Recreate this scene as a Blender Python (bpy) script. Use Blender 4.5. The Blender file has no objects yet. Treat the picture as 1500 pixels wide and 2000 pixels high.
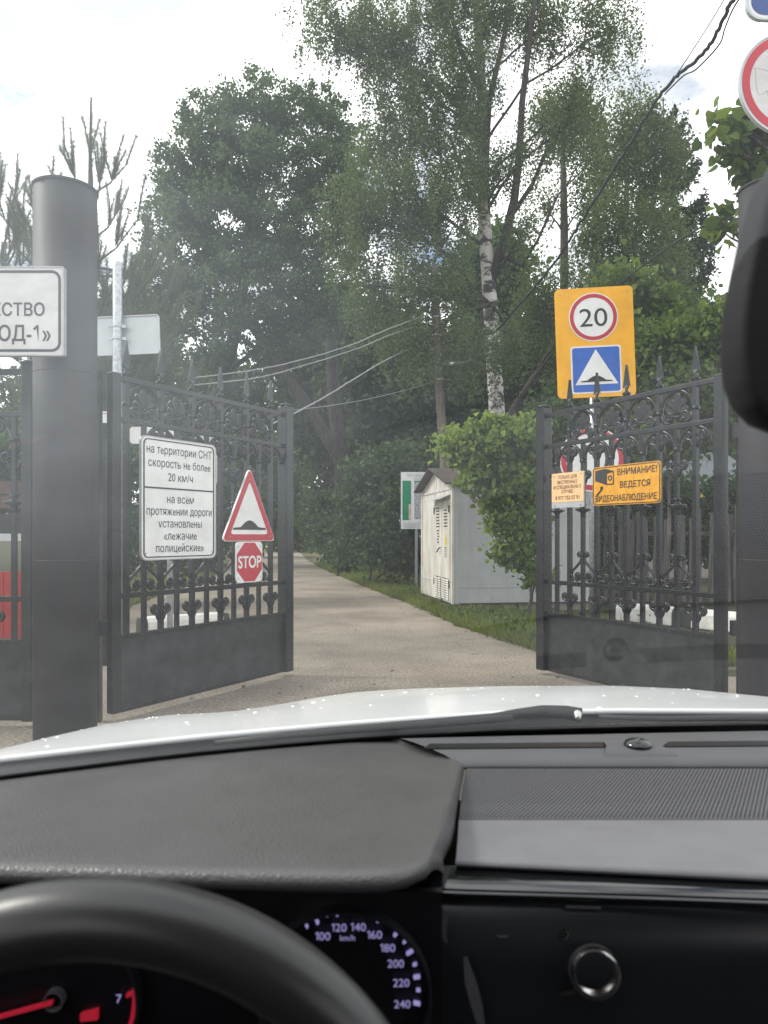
import bpy, bmesh, math, random
import numpy as np
from mathutils import Matrix, Vector, Euler

R = math.radians
sc = bpy.context.scene
COL = sc.collection
rng = np.random.default_rng(7)
random.seed(7)

# ------------------------------------------------------------------ camera
F, CX, HY, CZ = 1440.0, 750.0, 1045.0, 1.35      # focal length in photo pixels, centre column, horizon row, eye height
cam_d = bpy.data.cameras.new('camera')
cam_d.sensor_fit = 'VERTICAL'; cam_d.sensor_height = 36.0
cam_d.lens = 36.0 * F / 2000.0
cam_d.shift_y = (HY - 1000.0) / 2000.0
cam_d.clip_start = 0.02; cam_d.clip_end = 2000.0
cam_d.dof.use_dof = True; cam_d.dof.focus_distance = 9.0; cam_d.dof.aperture_fstop = 9.0
cam = bpy.data.objects.new('camera', cam_d); COL.objects.link(cam)
cam.location = (0, 0, CZ); cam.rotation_euler = (R(90), 0, 0)
sc.camera = cam

# ------------------------------------------------------------------ sky and sun
SUN_V = Vector((-0.70, 0.10, 0.68)).normalized()
world = bpy.data.worlds.new('World'); sc.world = world; world.use_nodes = True
nt = world.node_tree; nt.nodes.clear()
def wn(t, **k):
    n = nt.nodes.new(t)
    for a, v in k.items(): setattr(n, a, v)
    return n
sky = wn('ShaderNodeTexSky', sky_type='NISHITA', sun_disc=False)
sky.sun_elevation = math.asin(SUN_V.z); sky.sun_rotation = math.atan2(SUN_V.x, SUN_V.y)
sky.air_density = 1.0; sky.dust_density = 0.6
tc = wn('ShaderNodeTexCoord')
sep = wn('ShaderNodeSeparateXYZ'); nt.links.new(tc.outputs['Generated'], sep.inputs[0])
zz = wn('ShaderNodeMath', operation='ADD'); nt.links.new(sep.outputs[2], zz.inputs[0]); zz.inputs[1].default_value = 0.35
dx = wn('ShaderNodeMath', operation='DIVIDE'); nt.links.new(sep.outputs[0], dx.inputs[0]); nt.links.new(zz.outputs[0], dx.inputs[1])
dy = wn('ShaderNodeMath', operation='DIVIDE'); nt.links.new(sep.outputs[1], dy.inputs[0]); nt.links.new(zz.outputs[0], dy.inputs[1])
cmb = wn('ShaderNodeCombineXYZ'); nt.links.new(dx.outputs[0], cmb.inputs[0]); nt.links.new(dy.outputs[0], cmb.inputs[1])
cmb.inputs[2].default_value = 7.9
n1 = wn('ShaderNodeTexNoise'); n1.inputs['Scale'].default_value = 3.6; n1.inputs['Detail'].default_value = 8; n1.inputs['Roughness'].default_value = 0.58
nt.links.new(cmb.outputs[0], n1.inputs['Vector'])
r1 = wn('ShaderNodeValToRGB'); r1.color_ramp.elements[0].position = 0.33; r1.color_ramp.elements[1].position = 0.45
nt.links.new(n1.outputs[0], r1.inputs[0])
n2 = wn('ShaderNodeTexNoise'); n2.inputs['Scale'].default_value = 5.5; n2.inputs['Detail'].default_value = 6
nt.links.new(cmb.outputs[0], n2.inputs['Vector'])
r2 = wn('ShaderNodeValToRGB')
r2.color_ramp.elements[0].position = 0.36; r2.color_ramp.elements[0].color = (0.46, 0.475, 0.51, 1)
r2.color_ramp.elements[1].position = 0.52; r2.color_ramp.elements[1].color = (1.0, 1.0, 1.0, 1)
nt.links.new(n2.outputs[0], r2.inputs[0])
bg1 = wn('ShaderNodeBackground'); bg1.inputs[1].default_value = 0.10; nt.links.new(sky.outputs[0], bg1.inputs[0])
bg2 = wn('ShaderNodeBackground'); bg2.inputs[1].default_value = 1.30; nt.links.new(r2.outputs[0], bg2.inputs[0])
mx = wn('ShaderNodeMixShader'); nt.links.new(r1.outputs[0], mx.inputs[0])
nt.links.new(bg1.outputs[0], mx.inputs[1]); nt.links.new(bg2.outputs[0], mx.inputs[2])
wo = wn('ShaderNodeOutputWorld'); nt.links.new(mx.outputs[0], wo.inputs[0])

sun_d = bpy.data.lights.new('sun', 'SUN'); sun_d.energy = 1.5; sun_d.angle = R(10); sun_d.color = (1.0, 0.95, 0.87)
sun = bpy.data.objects.new('sun', sun_d); COL.objects.link(sun)
sun.rotation_euler = (-SUN_V).to_track_quat('-Z', 'Y').to_euler(); sun.location = (0, 0, 40)

# ------------------------------------------------------------------ exposure
sc.view_settings.view_transform = 'Standard'; sc.view_settings.look = 'None'
sc.view_settings.gamma = 1.0; sc.view_settings.use_curve_mapping = False
sc.view_settings.exposure = 0.75
sc.render.engine = 'CYCLES'
sc.cycles.use_denoising = True
sc.cycles.max_bounces = 7; sc.cycles.diffuse_bounces = 3; sc.cycles.glossy_bounces = 3
sc.cycles.transmission_bounces = 3; sc.cycles.transparent_max_bounces = 8
sc.cycles.sample_clamp_indirect = 6.0
sc.cycles.caustics_reflective = False; sc.cycles.caustics_refractive = False

# ------------------------------------------------------------------ placing helpers
def P(px, py, Y):            # the point seen at a photo pixel, Y metres ahead
    return Vector(((px - CX) / F * Y, Y, CZ - (py - HY) / F * Y))
def G(px, py, z):            # the point seen at a photo pixel, at height z
    return P(px, py, (CZ - z) * F / (py - HY))

# ------------------------------------------------------------------ materials
MATS = {}
def nodes_mat(name):
    m = bpy.data.materials.new(name); m.use_nodes = True
    t = m.node_tree; t.nodes.clear()
    out = t.nodes.new('ShaderNodeOutputMaterial')
    MATS[name] = m
    return m, t, out
def N(t, ty, **k):
    n = t.nodes.new(ty)
    for a, v in k.items():
        if a.startswith('i_'): n.inputs[a[2:].replace('_', ' ')].default_value = v
        else: setattr(n, a, v)
    return n
def c4(c): return (c[0], c[1], c[2], 1.0)
def coords(t, kind='Object'):
    return t.nodes.new('ShaderNodeTexCoord').outputs[kind]

def mat(name, col, rough=0.5, metal=0.0, spec=0.5, var=0.12, vscale=6.0, bump=0.0, bscale=60.0, col2=None,
        emit=None, emit_s=0.0, coat=0.0, stretch=None, rvar=0.08):
    m, t, out = nodes_mat(name)
    b = N(t, 'ShaderNodeBsdfPrincipled')
    b.inputs['Roughness'].default_value = rough; b.inputs['Metallic'].default_value = metal
    b.inputs['Specular IOR Level'].default_value = spec
    b.inputs['Coat Weight'].default_value = coat
    co = coords(t)
    if stretch:
        mp = N(t, 'ShaderNodeMapping'); mp.inputs['Scale'].default_value = stretch
        t.links.new(co, mp.inputs[0]); co = mp.outputs[0]
    n = N(t, 'ShaderNodeTexNoise'); n.inputs['Scale'].default_value = vscale; n.inputs['Detail'].default_value = 6
    n.inputs['Roughness'].default_value = 0.65
    t.links.new(co, n.inputs['Vector'])
    rp = N(t, 'ShaderNodeValToRGB')
    d = col2 if col2 else tuple(max(0, x * (1 - 2.2 * var)) for x in col)
    u = tuple(min(1, x * (1 + var)) for x in col)
    rp.color_ramp.elements[0].position = 0.3; rp.color_ramp.elements[0].color = c4(d)
    rp.color_ramp.elements[1].position = 0.62; rp.color_ramp.elements[1].color = c4(u)
    t.links.new(n.outputs[0], rp.inputs[0]); t.links.new(rp.outputs[0], b.inputs['Base Color'])
    if rvar:
        mr = N(t, 'ShaderNodeMapRange'); mr.inputs[3].default_value = max(0.02, rough - rvar); mr.inputs[4].default_value = min(1, rough + rvar)
        t.links.new(n.outputs[0], mr.inputs[0]); t.links.new(mr.outputs[0], b.inputs['Roughness'])
    if bump > 0:
        n2 = N(t, 'ShaderNodeTexNoise'); n2.inputs['Scale'].default_value = bscale; n2.inputs['Detail'].default_value = 4
        t.links.new(co, n2.inputs['Vector'])
        bp = N(t, 'ShaderNodeBump'); bp.inputs['Strength'].default_value = bump; bp.inputs['Distance'].default_value = 0.01
        t.links.new(n2.outputs[0], bp.inputs['Height']); t.links.new(bp.outputs[0], b.inputs['Normal'])
    if emit:
        b.inputs['Emission Color'].default_value = c4(emit); b.inputs['Emission Strength'].default_value = emit_s
    t.links.new(b.outputs[0], out.inputs[0])
    return m

def leaf_mat(name, dark, light, trans=0.35, rough=0.45):
    m, t, out = nodes_mat(name)
    g = N(t, 'ShaderNodeNewGeometry')
    co = coords(t)
    n = N(t, 'ShaderNodeTexNoise'); n.inputs['Scale'].default_value = 0.55; n.inputs['Detail'].default_value = 3
    t.links.new(co, n.inputs['Vector'])
    ad = N(t, 'ShaderNodeMath', operation='ADD'); t.links.new(g.outputs['Random Per Island'], ad.inputs[0]); t.links.new(n.outputs[0], ad.inputs[1])
    mu = N(t, 'ShaderNodeMath', operation='MULTIPLY'); mu.inputs[1].default_value = 0.5; t.links.new(ad.outputs[0], mu.inputs[0])
    rp = N(t, 'ShaderNodeValToRGB')
    rp.color_ramp.elements[0].position = 0.2; rp.color_ramp.elements[0].color = c4(dark)
    rp.color_ramp.elements[1].position = 0.8; rp.color_ramp.elements[1].color = c4(light)
    t.links.new(mu.outputs[0], rp.inputs[0])
    b = N(t, 'ShaderNodeBsdfPrincipled'); b.inputs['Roughness'].default_value = 0.6; b.inputs['Specular IOR Level'].default_value = 0.18
    t.links.new(rp.outputs[0], b.inputs['Base Color'])
    tr = N(t, 'ShaderNodeBsdfTranslucent')
    hs = N(t, 'ShaderNodeHueSaturation'); hs.inputs['Hue'].default_value = 0.475; hs.inputs['Saturation'].default_value = 1.1; hs.inputs['Value'].default_value = 1.5
    t.links.new(rp.outputs[0], hs.inputs['Color']); t.links.new(hs.outputs[0], tr.inputs[0])
    mxs = N(t, 'ShaderNodeMixShader'); mxs.inputs[0].default_value = trans
    t.links.new(b.outputs[0], mxs.inputs[1]); t.links.new(tr.outputs[0], mxs.inputs[2]); t.links.new(mxs.outputs[0], out.inputs[0])
    return m

# painted iron and metals
mat('black_paint', (0.010, 0.011, 0.012), 0.26, 0, 0.5, 0.25, 9, 0.06, 90)
mat('pillar_paint', (0.018, 0.019, 0.024), 0.58, 0, 0.32, 0.3, 5, 0.14, 8, col2=(0.034, 0.027, 0.023), stretch=(2.2, 2.2, 0.35))
mat('plate_paint', (0.022, 0.024, 0.025), 0.50, 0, 0.4, 0.4, 6, 0.15, 7)
mat('galvanised', (0.42, 0.44, 0.46), 0.42, 0.75, 0.5, 0.18, 30, 0.03, 120)
mat('sign_back', (0.50, 0.53, 0.54), 0.45, 0.35, 0.5, 0.06, 3)
mat('sign_edge', (0.42, 0.42, 0.42), 0.45, 0.3)
mat('sign_white', (0.82, 0.83, 0.83), 0.45, 0, 0.5, 0.04, 5, col2=(0.72, 0.72, 0.71))
mat('warn_lemon', (0.80, 0.60, 0.02), 0.5)
mat('sign_dirty', (0.60, 0.59, 0.60), 0.45, 0, 0.5, 0.06, 4, col2=(0.50, 0.485, 0.49), stretch=(1, 1, 2.5))
mat('sign_black', (0.02, 0.021, 0.024), 0.5)
mat('sign_red', (0.50, 0.025, 0.045), 0.42, 0, 0.5, 0.06, 6)
mat('sign_yellow', (0.92, 0.45, 0.006), 0.42, 0, 0.5, 0.05, 4, col2=(0.78, 0.37, 0.01))
mat('sign_blue', (0.025, 0.12, 0.52), 0.42, 0, 0.5, 0.06, 5)
mat('deep_blue', (0.03, 0.07, 0.25), 0.42, 0, 0.5, 0.06, 5)
mat('warn_yellow', (0.75, 0.36, 0.02), 0.5, 0, 0.4, 0.08, 14, col2=(0.60, 0.27, 0.02))
mat('beige_sign', (0.83, 0.55, 0.28), 0.5, 0, 0.4, 0.05, 6)
mat('brown_ink', (0.16, 0.05, 0.035), 0.6)
mat('board_green', (0.0, 0.24, 0.11), 0.5, 0, 0.4, 0.06, 3)
mat('board_grey', (0.42, 0.44, 0.48), 0.5, 0, 0.4, 0.35, 25)
mat('board_beige', (0.62, 0.52, 0.40), 0.5)
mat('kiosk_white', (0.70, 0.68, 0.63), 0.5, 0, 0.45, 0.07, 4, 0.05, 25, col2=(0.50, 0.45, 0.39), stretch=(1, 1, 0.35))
mat('kiosk_shade_grey', (0.46, 0.475, 0.49), 0.5, 0, 0.45, 0.06, 4.5, 0.25, 3, col2=(0.40, 0.41, 0.42), stretch=(1.2, 1.2, 0.6))  # white paint greyed: the shade of the side walls is in this colour
mat('slot_dark', (0.05, 0.05, 0.05), 0.7)
mat('roof_brown', (0.065, 0.050, 0.045), 0.65, 0, 0.4, 0.25, 6, 0.1, 30)
mat('concrete', (0.30, 0.27, 0.25), 0.9, 0, 0.3, 0.15, 9, 0.3, 40)
mat('block_white', (0.78, 0.77, 0.74), 0.7, 0, 0.4, 0.08, 6, 0.1, 40, col2=(0.60, 0.58, 0.55))
mat('block_black', (0.03, 0.03, 0.03), 0.7)
mat('old_wood', (0.12, 0.11, 0.10), 0.9, 0, 0.2, 0.3, 5, 0.3, 40, stretch=(6, 6, 0.6))
mat('brown_wood', (0.10, 0.060, 0.045), 0.8, 0, 0.3, 0.3, 5, 0.2, 40, stretch=(6, 6, 0.6))
mat('red_paint', (0.40, 0.035, 0.03), 0.6, 0, 0.4, 0.12, 5, 0.1, 30)
mat('pole_wood', (0.17, 0.14, 0.125), 0.9, 0, 0.2, 0.25, 5, 0.3, 40, stretch=(5, 5, 0.5))
mat('cable', (0.02, 0.02, 0.023), 0.6)
mat('cable_grey', (0.30, 0.31, 0.32), 0.5)
mat('porcelain', (0.75, 0.75, 0.73), 0.3)
mat('house_wall', (0.30, 0.28, 0.25), 0.8)
mat('house_roof', (0.17, 0.18, 0.20), 0.6, 0, 0.4, 0.1, 2)
mat('eave_yellow', (0.62, 0.52, 0.06), 0.6)
# bark
mat('bark_dark', (0.055, 0.048, 0.042), 0.95, 0, 0.2, 0.35, 5, 0.6, 14, stretch=(4, 4, 0.8))
mat('bark_grey', (0.12, 0.105, 0.095), 0.95, 0, 0.2, 0.3, 5, 0.5, 16, stretch=(4, 4, 0.8))
mat('twig', (0.045, 0.036, 0.03), 0.9)
mat('birch_bark', (0.50, 0.48, 0.46), 0.8, 0, 0.3, 0.1, 2.6, 0.3, 20, col2=(0.045, 0.04, 0.038), stretch=(0.9, 0.9, 1.7))
MATS['birch_bark'].node_tree.nodes['Color Ramp'].color_ramp.elements[0].position = 0.44
MATS['birch_bark'].node_tree.nodes['Color Ramp'].color_ramp.elements[1].position = 0.52
mat('pine_bark', (0.085, 0.065, 0.05), 0.9)
# foliage
leaf_mat('leaf_birch', (0.056, 0.086, 0.032), (0.135, 0.185, 0.070), 0.40)
leaf_mat('leaf_maple', (0.044, 0.076, 0.032), (0.105, 0.158, 0.062), 0.38)
leaf_mat('leaf_linden', (0.036, 0.070, 0.018), (0.135, 0.20, 0.045), 0.42)
leaf_mat('leaf_hazel', (0.075, 0.125, 0.032), (0.24, 0.34, 0.085), 0.50)
leaf_mat('leaf_bush', (0.028, 0.056, 0.022), (0.10, 0.155, 0.056), 0.34)
leaf_mat('leaf_forest', (0.040, 0.066, 0.028), (0.095, 0.140, 0.058), 0.40)
leaf_mat('leaf_bright', (0.07, 0.13, 0.028), (0.17, 0.26, 0.060), 0.45)
leaf_mat('needle_pine', (0.075, 0.095, 0.055), (0.15, 0.17, 0.10), 0.40)
leaf_mat('needle_larch', (0.024, 0.038, 0.026), (0.065, 0.090, 0.055), 0.25)
leaf_mat('grass', (0.085, 0.130, 0.028), (0.22, 0.26, 0.075), 0.40)
# car
mat('car_white', (0.84, 0.85, 0.85), 0.22, 0.0, 0.5, 0.015, 3, coat=0.35, rvar=0.03)
mat('car_black', (0.012, 0.013, 0.014), 0.45, 0, 0.5, 0.1, 20, 0.05, 200)
mat('rubber', (0.012, 0.012, 0.013), 0.55)
mat('headliner', (0.14, 0.135, 0.13), 0.95)
mat('cabin_dark', (0.020, 0.020, 0.022), 0.8)
mat('gloss_black', (0.006, 0.007, 0.008), 0.06, 0, 0.8, 0.0, 3, rvar=0.0)
mat('fascia', (0.012, 0.014, 0.017), 0.33, 0, 0.5, 0.05, 3)
mat('chrome', (0.62, 0.60, 0.58), 0.22, 1.0, 0.5, 0.03)
mat('chrome_soft', (0.20, 0.20, 0.20), 0.25, 1.0)
mat('trim_edge', (0.09, 0.09, 0.095), 0.22, 1.0)
mat('mirror_case', (0.012, 0.012, 0.014), 0.7, 0, 0.3, 0.1, 40, 0.08, 300)
mat('gauge_black', (0.004, 0.004, 0.006), 0.4)
mat('gauge_digits', (0.25, 0.24, 0.35), 0.5, emit=(0.42, 0.38, 0.80), emit_s=0.36)
mat('gauge_red', (0.4, 0.01, 0.02), 0.5, emit=(0.95, 0.03, 0.08), emit_s=0.14)
mat('water', (0.85, 0.88, 0.9), 0.03, 0, 1.0, 0.0)
def grain(name, col, rough, b1=0.25, s1=900, b2=0.12, s2=120, var=0.05):
    m = mat(name, col, rough, 0, 0.45, var, 14, 0, 1)
    t = m.node_tree
    b = [n for n in t.nodes if n.type == 'BSDF_PRINCIPLED'][0]
    co = coords(t)
    v = N(t, 'ShaderNodeTexVoronoi'); v.inputs['Scale'].default_value = s1; t.links.new(co, v.inputs['Vector'])
    n = N(t, 'ShaderNodeTexNoise'); n.inputs['Scale'].default_value = s2; n.inputs['Detail'].default_value = 5; t.links.new(co, n.inputs['Vector'])
    bp = N(t, 'ShaderNodeBump'); bp.inputs['Strength'].default_value = b1; bp.inputs['Distance'].default_value = 0.0011
    t.links.new(v.outputs[0], bp.inputs['Height'])
    bp2 = N(t, 'ShaderNodeBump'); bp2.inputs['Strength'].default_value = b2; bp2.inputs['Distance'].default_value = 0.002
    t.links.new(n.outputs[0], bp2.inputs['Height']); t.links.new(bp.outputs[0], bp2.inputs['Normal'])
    t.links.new(bp2.outputs[0], b.inputs['Normal'])
    return m
grain('dash_soft', (0.072, 0.070, 0.071), 0.37, 0.55, 420, 0.06, 160, 0.03)
grain('dash_plastic', (0.085, 0.085, 0.092), 0.55, 0.35, 500, 0.15, 150)
grain('dash_panel', (0.155, 0.155, 0.165), 0.55, 0.2, 700, 0.10, 150)
grain('wheel_leather', (0.022, 0.022, 0.023), 0.34, 0.07, 800, 0.03, 200)
# perforated speaker cover: fine round holes on a triangular lattice
def perforated():
    m = grain('perforated', (0.085, 0.085, 0.092), 0.5, 0.1, 700, 0.05, 150)
    t = m.node_tree
    b = [n for n in t.nodes if n.type == 'BSDF_PRINCIPLED'][0]
    sp = N(t, 'ShaderNodeSeparateXYZ'); t.links.new(coords(t), sp.inputs[0])
    p = 0.0053
    ds = []
    for o in (0.0, 0.5):
        cs = []
        for i, q in ((0, p), (1, p * 1.732)):
            a = N(t, 'ShaderNodeMath', operation='MULTIPLY_ADD'); t.links.new(sp.outputs[i], a.inputs[0]); a.inputs[1].default_value = 1 / q; a.inputs[2].default_value = o
            f = N(t, 'ShaderNodeMath', operation='FRACT'); t.links.new(a.outputs[0], f.inputs[0])
            s = N(t, 'ShaderNodeMath', operation='MULTIPLY_ADD'); t.links.new(f.outputs[0], s.inputs[0]); k = 1.0 if i == 0 else 1.732
            s.inputs[1].default_value = k; s.inputs[2].default_value = -0.5 * k
            cs.append(s)
        cb = N(t, 'ShaderNodeCombineXYZ'); t.links.new(cs[0].outputs[0], cb.inputs[0]); t.links.new(cs[1].outputs[0], cb.inputs[1])
        ln = N(t, 'ShaderNodeVectorMath', operation='LENGTH'); t.links.new(cb.outputs[0], ln.inputs[0]); ds.append(ln.outputs['Value'])
    mn = N(t, 'ShaderNodeMath', operation='MINIMUM'); t.links.new(ds[0], mn.inputs[0]); t.links.new(ds[1], mn.inputs[1])
    mr = N(t, 'ShaderNodeMapRange'); mr.inputs[1].default_value = 0.27; mr.inputs[2].default_value = 0.36
    t.links.new(mn.outputs[0], mr.inputs[0])
    mc = N(t, 'ShaderNodeMix', data_type='RGBA'); mc.inputs[6].default_value = (0.004, 0.004, 0.005, 1); mc.inputs[7].default_value = (0.10, 0.10, 0.108, 1)
    t.links.new(mr.outputs[0], mc.inputs[0]); t.links.new(mc.outputs[2], b.inputs['Base Color'])
    sv = N(t, 'ShaderNodeMath', operation='MULTIPLY'); sv.inputs[1].default_value = 0.45; t.links.new(mr.outputs[0], sv.inputs[0])
    t.links.new(sv.outputs[0], b.inputs['Specular IOR Level'])
perforated()
for nm_, sv_ in (('dash_soft', .75), ('wheel_leather', .6)):
    for n_ in MATS[nm_].node_tree.nodes:
        if n_.type == 'BSDF_PRINCIPLED': n_.inputs['Specular IOR Level'].default_value = sv_
# windscreen: clear, mirrors the dashboard by its Fresnel reflection, thin film of dust that also carries a painted glare veil
def glass_mat():
    m, t, out = nodes_mat('windscreen_glass')
    tr = N(t, 'ShaderNodeBsdfTransparent'); tr.inputs[0].default_value = (0.95, 0.97, 0.96, 1)
    gl = N(t, 'ShaderNodeBsdfGlossy'); gl.inputs['Roughness'].default_value = 0.0; gl.inputs[0].default_value = (1, 1, 1, 1)
    fr = N(t, 'ShaderNodeFresnel'); fr.inputs[0].default_value = 1.5
    fm = N(t, 'ShaderNodeMath', operation='MULTIPLY'); fm.inputs[1].default_value = 1.0; fm.use_clamp = True; t.links.new(fr.outputs[0], fm.inputs[0])
    m1 = N(t, 'ShaderNodeMixShader'); t.links.new(fm.outputs[0], m1.inputs[0]); t.links.new(tr.outputs[0], m1.inputs[1]); t.links.new(gl.outputs[0], m1.inputs[2])
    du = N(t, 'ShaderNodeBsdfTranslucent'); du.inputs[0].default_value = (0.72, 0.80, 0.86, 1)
    co = coords(t)
    n = N(t, 'ShaderNodeTexNoise'); n.inputs['Scale'].default_value = 3.2; n.inputs['Detail'].default_value = 5; t.links.new(co, n.inputs['Vector'])
    mp = N(t, 'ShaderNodeMapping'); mp.inputs['Scale'].default_value = (9, 9, 9); t.links.new(co, mp.inputs[0])
    nf = N(t, 'ShaderNodeTexNoise'); nf.inputs['Scale'].default_value = 2.0; nf.inputs['Detail'].default_value = 4; t.links.new(mp.outputs[0], nf.inputs['Vector'])
    ad = N(t, 'ShaderNodeMath', operation='MULTIPLY'); t.links.new(n.outputs[0], ad.inputs[0]); t.links.new(nf.outputs[0], ad.inputs[1])
    mr = N(t, 'ShaderNodeMapRange'); mr.inputs[1].default_value = 0.12; mr.inputs[2].default_value = 0.42; mr.inputs[3].default_value = 0.72; mr.inputs[4].default_value = 1.28
    t.links.new(ad.outputs[0], mr.inputs[0])
    # veiling glare painted as film density, strongest towards the upper left
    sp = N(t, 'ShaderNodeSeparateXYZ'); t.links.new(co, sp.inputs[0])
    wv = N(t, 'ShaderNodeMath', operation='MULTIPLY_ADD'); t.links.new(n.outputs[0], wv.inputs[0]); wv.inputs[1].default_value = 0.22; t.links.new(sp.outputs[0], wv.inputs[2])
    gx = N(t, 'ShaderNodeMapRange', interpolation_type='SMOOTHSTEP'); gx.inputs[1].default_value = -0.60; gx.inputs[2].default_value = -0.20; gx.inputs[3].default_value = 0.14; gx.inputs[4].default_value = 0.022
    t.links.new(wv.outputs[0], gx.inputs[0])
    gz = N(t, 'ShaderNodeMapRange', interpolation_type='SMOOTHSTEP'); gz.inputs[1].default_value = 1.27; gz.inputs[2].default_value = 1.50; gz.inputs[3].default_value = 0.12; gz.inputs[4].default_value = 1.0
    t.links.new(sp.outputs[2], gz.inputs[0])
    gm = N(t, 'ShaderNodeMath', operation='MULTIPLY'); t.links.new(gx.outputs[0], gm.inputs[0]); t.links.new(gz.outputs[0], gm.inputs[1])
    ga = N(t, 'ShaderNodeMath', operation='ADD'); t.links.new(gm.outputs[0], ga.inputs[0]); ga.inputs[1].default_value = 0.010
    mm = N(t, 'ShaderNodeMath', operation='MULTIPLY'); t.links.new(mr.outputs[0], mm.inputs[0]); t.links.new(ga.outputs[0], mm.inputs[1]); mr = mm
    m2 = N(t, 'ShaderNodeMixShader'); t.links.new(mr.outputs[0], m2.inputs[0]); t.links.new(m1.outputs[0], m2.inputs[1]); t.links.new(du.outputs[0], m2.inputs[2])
    t.links.new(m2.outputs[0], out.inputs[0])
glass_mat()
# ground surfaces
def ground_mats():
    m, t, out = nodes_mat('road_surface')
    b = N(t, 'ShaderNodeBsdfPrincipled'); b.inputs['Roughness'].default_value = 0.9; b.inputs['Specular IOR Level'].default_value = 0.25
    co = coords(t)
    n = N(t, 'ShaderNodeTexNoise'); n.inputs['Scale'].default_value = 0.7; n.inputs['Detail'].default_value = 9; n.inputs['Roughness'].default_value = 0.62
    t.links.new(co, n.inputs['Vector'])
    rp = N(t, 'ShaderNodeValToRGB'); e = rp.color_ramp.elements
    e[0].position = 0.34; e[0].color = (0.215, 0.182, 0.148, 1); e[1].position = 0.66; e[1].color = (0.345, 0.298, 0.240, 1)
    t.links.new(n.outputs[0], rp.inputs[0])
    mp = N(t, 'ShaderNodeMapping'); mp.inputs['Scale'].default_value = (0.8, 2.6, 1); t.links.new(co, mp.inputs[0])
    n3 = N(t, 'ShaderNodeTexNoise'); n3.inputs['Scale'].default_value = 2.0; n3.inputs['Detail'].default_value = 7; n3.inputs['Roughness'].default_value = 0.7
    t.links.new(mp.outputs[0], n3.inputs['Vector'])
    r3 = N(t, 'ShaderNodeValToRGB'); r3.color_ramp.elements[0].position = 0.29; r3.color_ramp.elements[0].color = (0.42, 0.40, 0.38, 1)
    r3.color_ramp.elements[1].position = 0.39; r3.color_ramp.elements[1].color = (1, 1, 1, 1); t.links.new(n3.outputs[0], r3.inputs[0])
    n4 = N(t, 'ShaderNodeTexNoise'); n4.inputs['Scale'].default_value = 38; n4.inputs['Detail'].default_value = 4; t.links.new(co, n4.inputs['Vector'])
    r4 = N(t, 'ShaderNodeValToRGB'); r4.color_ramp.elements[0].position = 0.3; r4.color_ramp.elements[0].color = (0.55, 0.55, 0.55, 1)
    r4.color_ramp.elements[1].position = 0.66; r4.color_ramp.elements[1].color = (1.28, 1.28, 1.28, 1); t.links.new(n4.outputs[0], r4.inputs[0])
    a = N(t, 'ShaderNodeMix', data_type='RGBA', blend_type='MULTIPLY'); a.inputs[0].default_value = 1; t.links.new(rp.outputs[0], a.inputs[6]); t.links.new(r3.outputs[0], a.inputs[7])
    a2 = N(t, 'ShaderNodeMix', data_type='RGBA', blend_type='MULTIPLY'); a2.inputs[0].default_value = 1; t.links.new(a.outputs[2], a2.inputs[6]); t.links.new(r4.outputs[0], a2.inputs[7])
    # fine cracks: edges of warped cells, broken up by noise
    wv = N(t, 'ShaderNodeMix', data_type='RGBA'); wv.inputs[0].default_value = 0.16; t.links.new(co, wv.inputs[6]); t.links.new(n.outputs['Color'], wv.inputs[7])
    vo = N(t, 'ShaderNodeTexVoronoi', feature='DISTANCE_TO_EDGE'); vo.inputs['Scale'].default_value = 0.85; t.links.new(wv.outputs[2], vo.inputs['Vector'])
    cr = N(t, 'ShaderNodeMapRange'); cr.inputs[1].default_value = 0.002; cr.inputs[2].default_value = 0.012; cr.inputs[3].default_value = 0.86; cr.inputs[4].default_value = 1.0; t.links.new(vo.outputs[0], cr.inputs[0])
    nm = N(t, 'ShaderNodeTexNoise'); nm.inputs['Scale'].default_value = 0.9; t.links.new(co, nm.inputs['Vector'])
    mk = N(t, 'ShaderNodeMapRange'); mk.inputs[1].default_value = 0.48; mk.inputs[2].default_value = 0.58; t.links.new(nm.outputs[0], mk.inputs[0])
    a3 = N(t, 'ShaderNodeMix', data_type='RGBA', blend_type='MULTIPLY'); t.links.new(mk.outputs[0], a3.inputs[0]); t.links.new(a2.outputs[2], a3.inputs[6]); t.links.new(cr.outputs[0], a3.inputs[7])
    t.links.new(a3.outputs[2], b.inputs['Base Color'])
    bp = N(t, 'ShaderNodeBump'); bp.inputs['Strength'].default_value = 0.5; bp.inputs['Distance'].default_value = 0.012
    t.links.new(n4.outputs[0], bp.inputs['Height']); t.links.new(bp.outputs[0], b.inputs['Normal'])
    t.links.new(b.outputs[0], out.inputs[0])
    leaf_mat('litter', (0.06, 0.045, 0.03), (0.16, 0.13, 0.08), 0.1)
    mat('soil', (0.12, 0.115, 0.06), 0.95, 0, 0.1, 0.35, 1.2, 0.6, 20, col2=(0.055, 0.048, 0.034))
    mat('forest_floor', (0.045, 0.050, 0.025), 0.95, 0, 0.1, 0.35, 0.9, 0.6, 12, col2=(0.04, 0.032, 0.022))
ground_mats()

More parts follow.
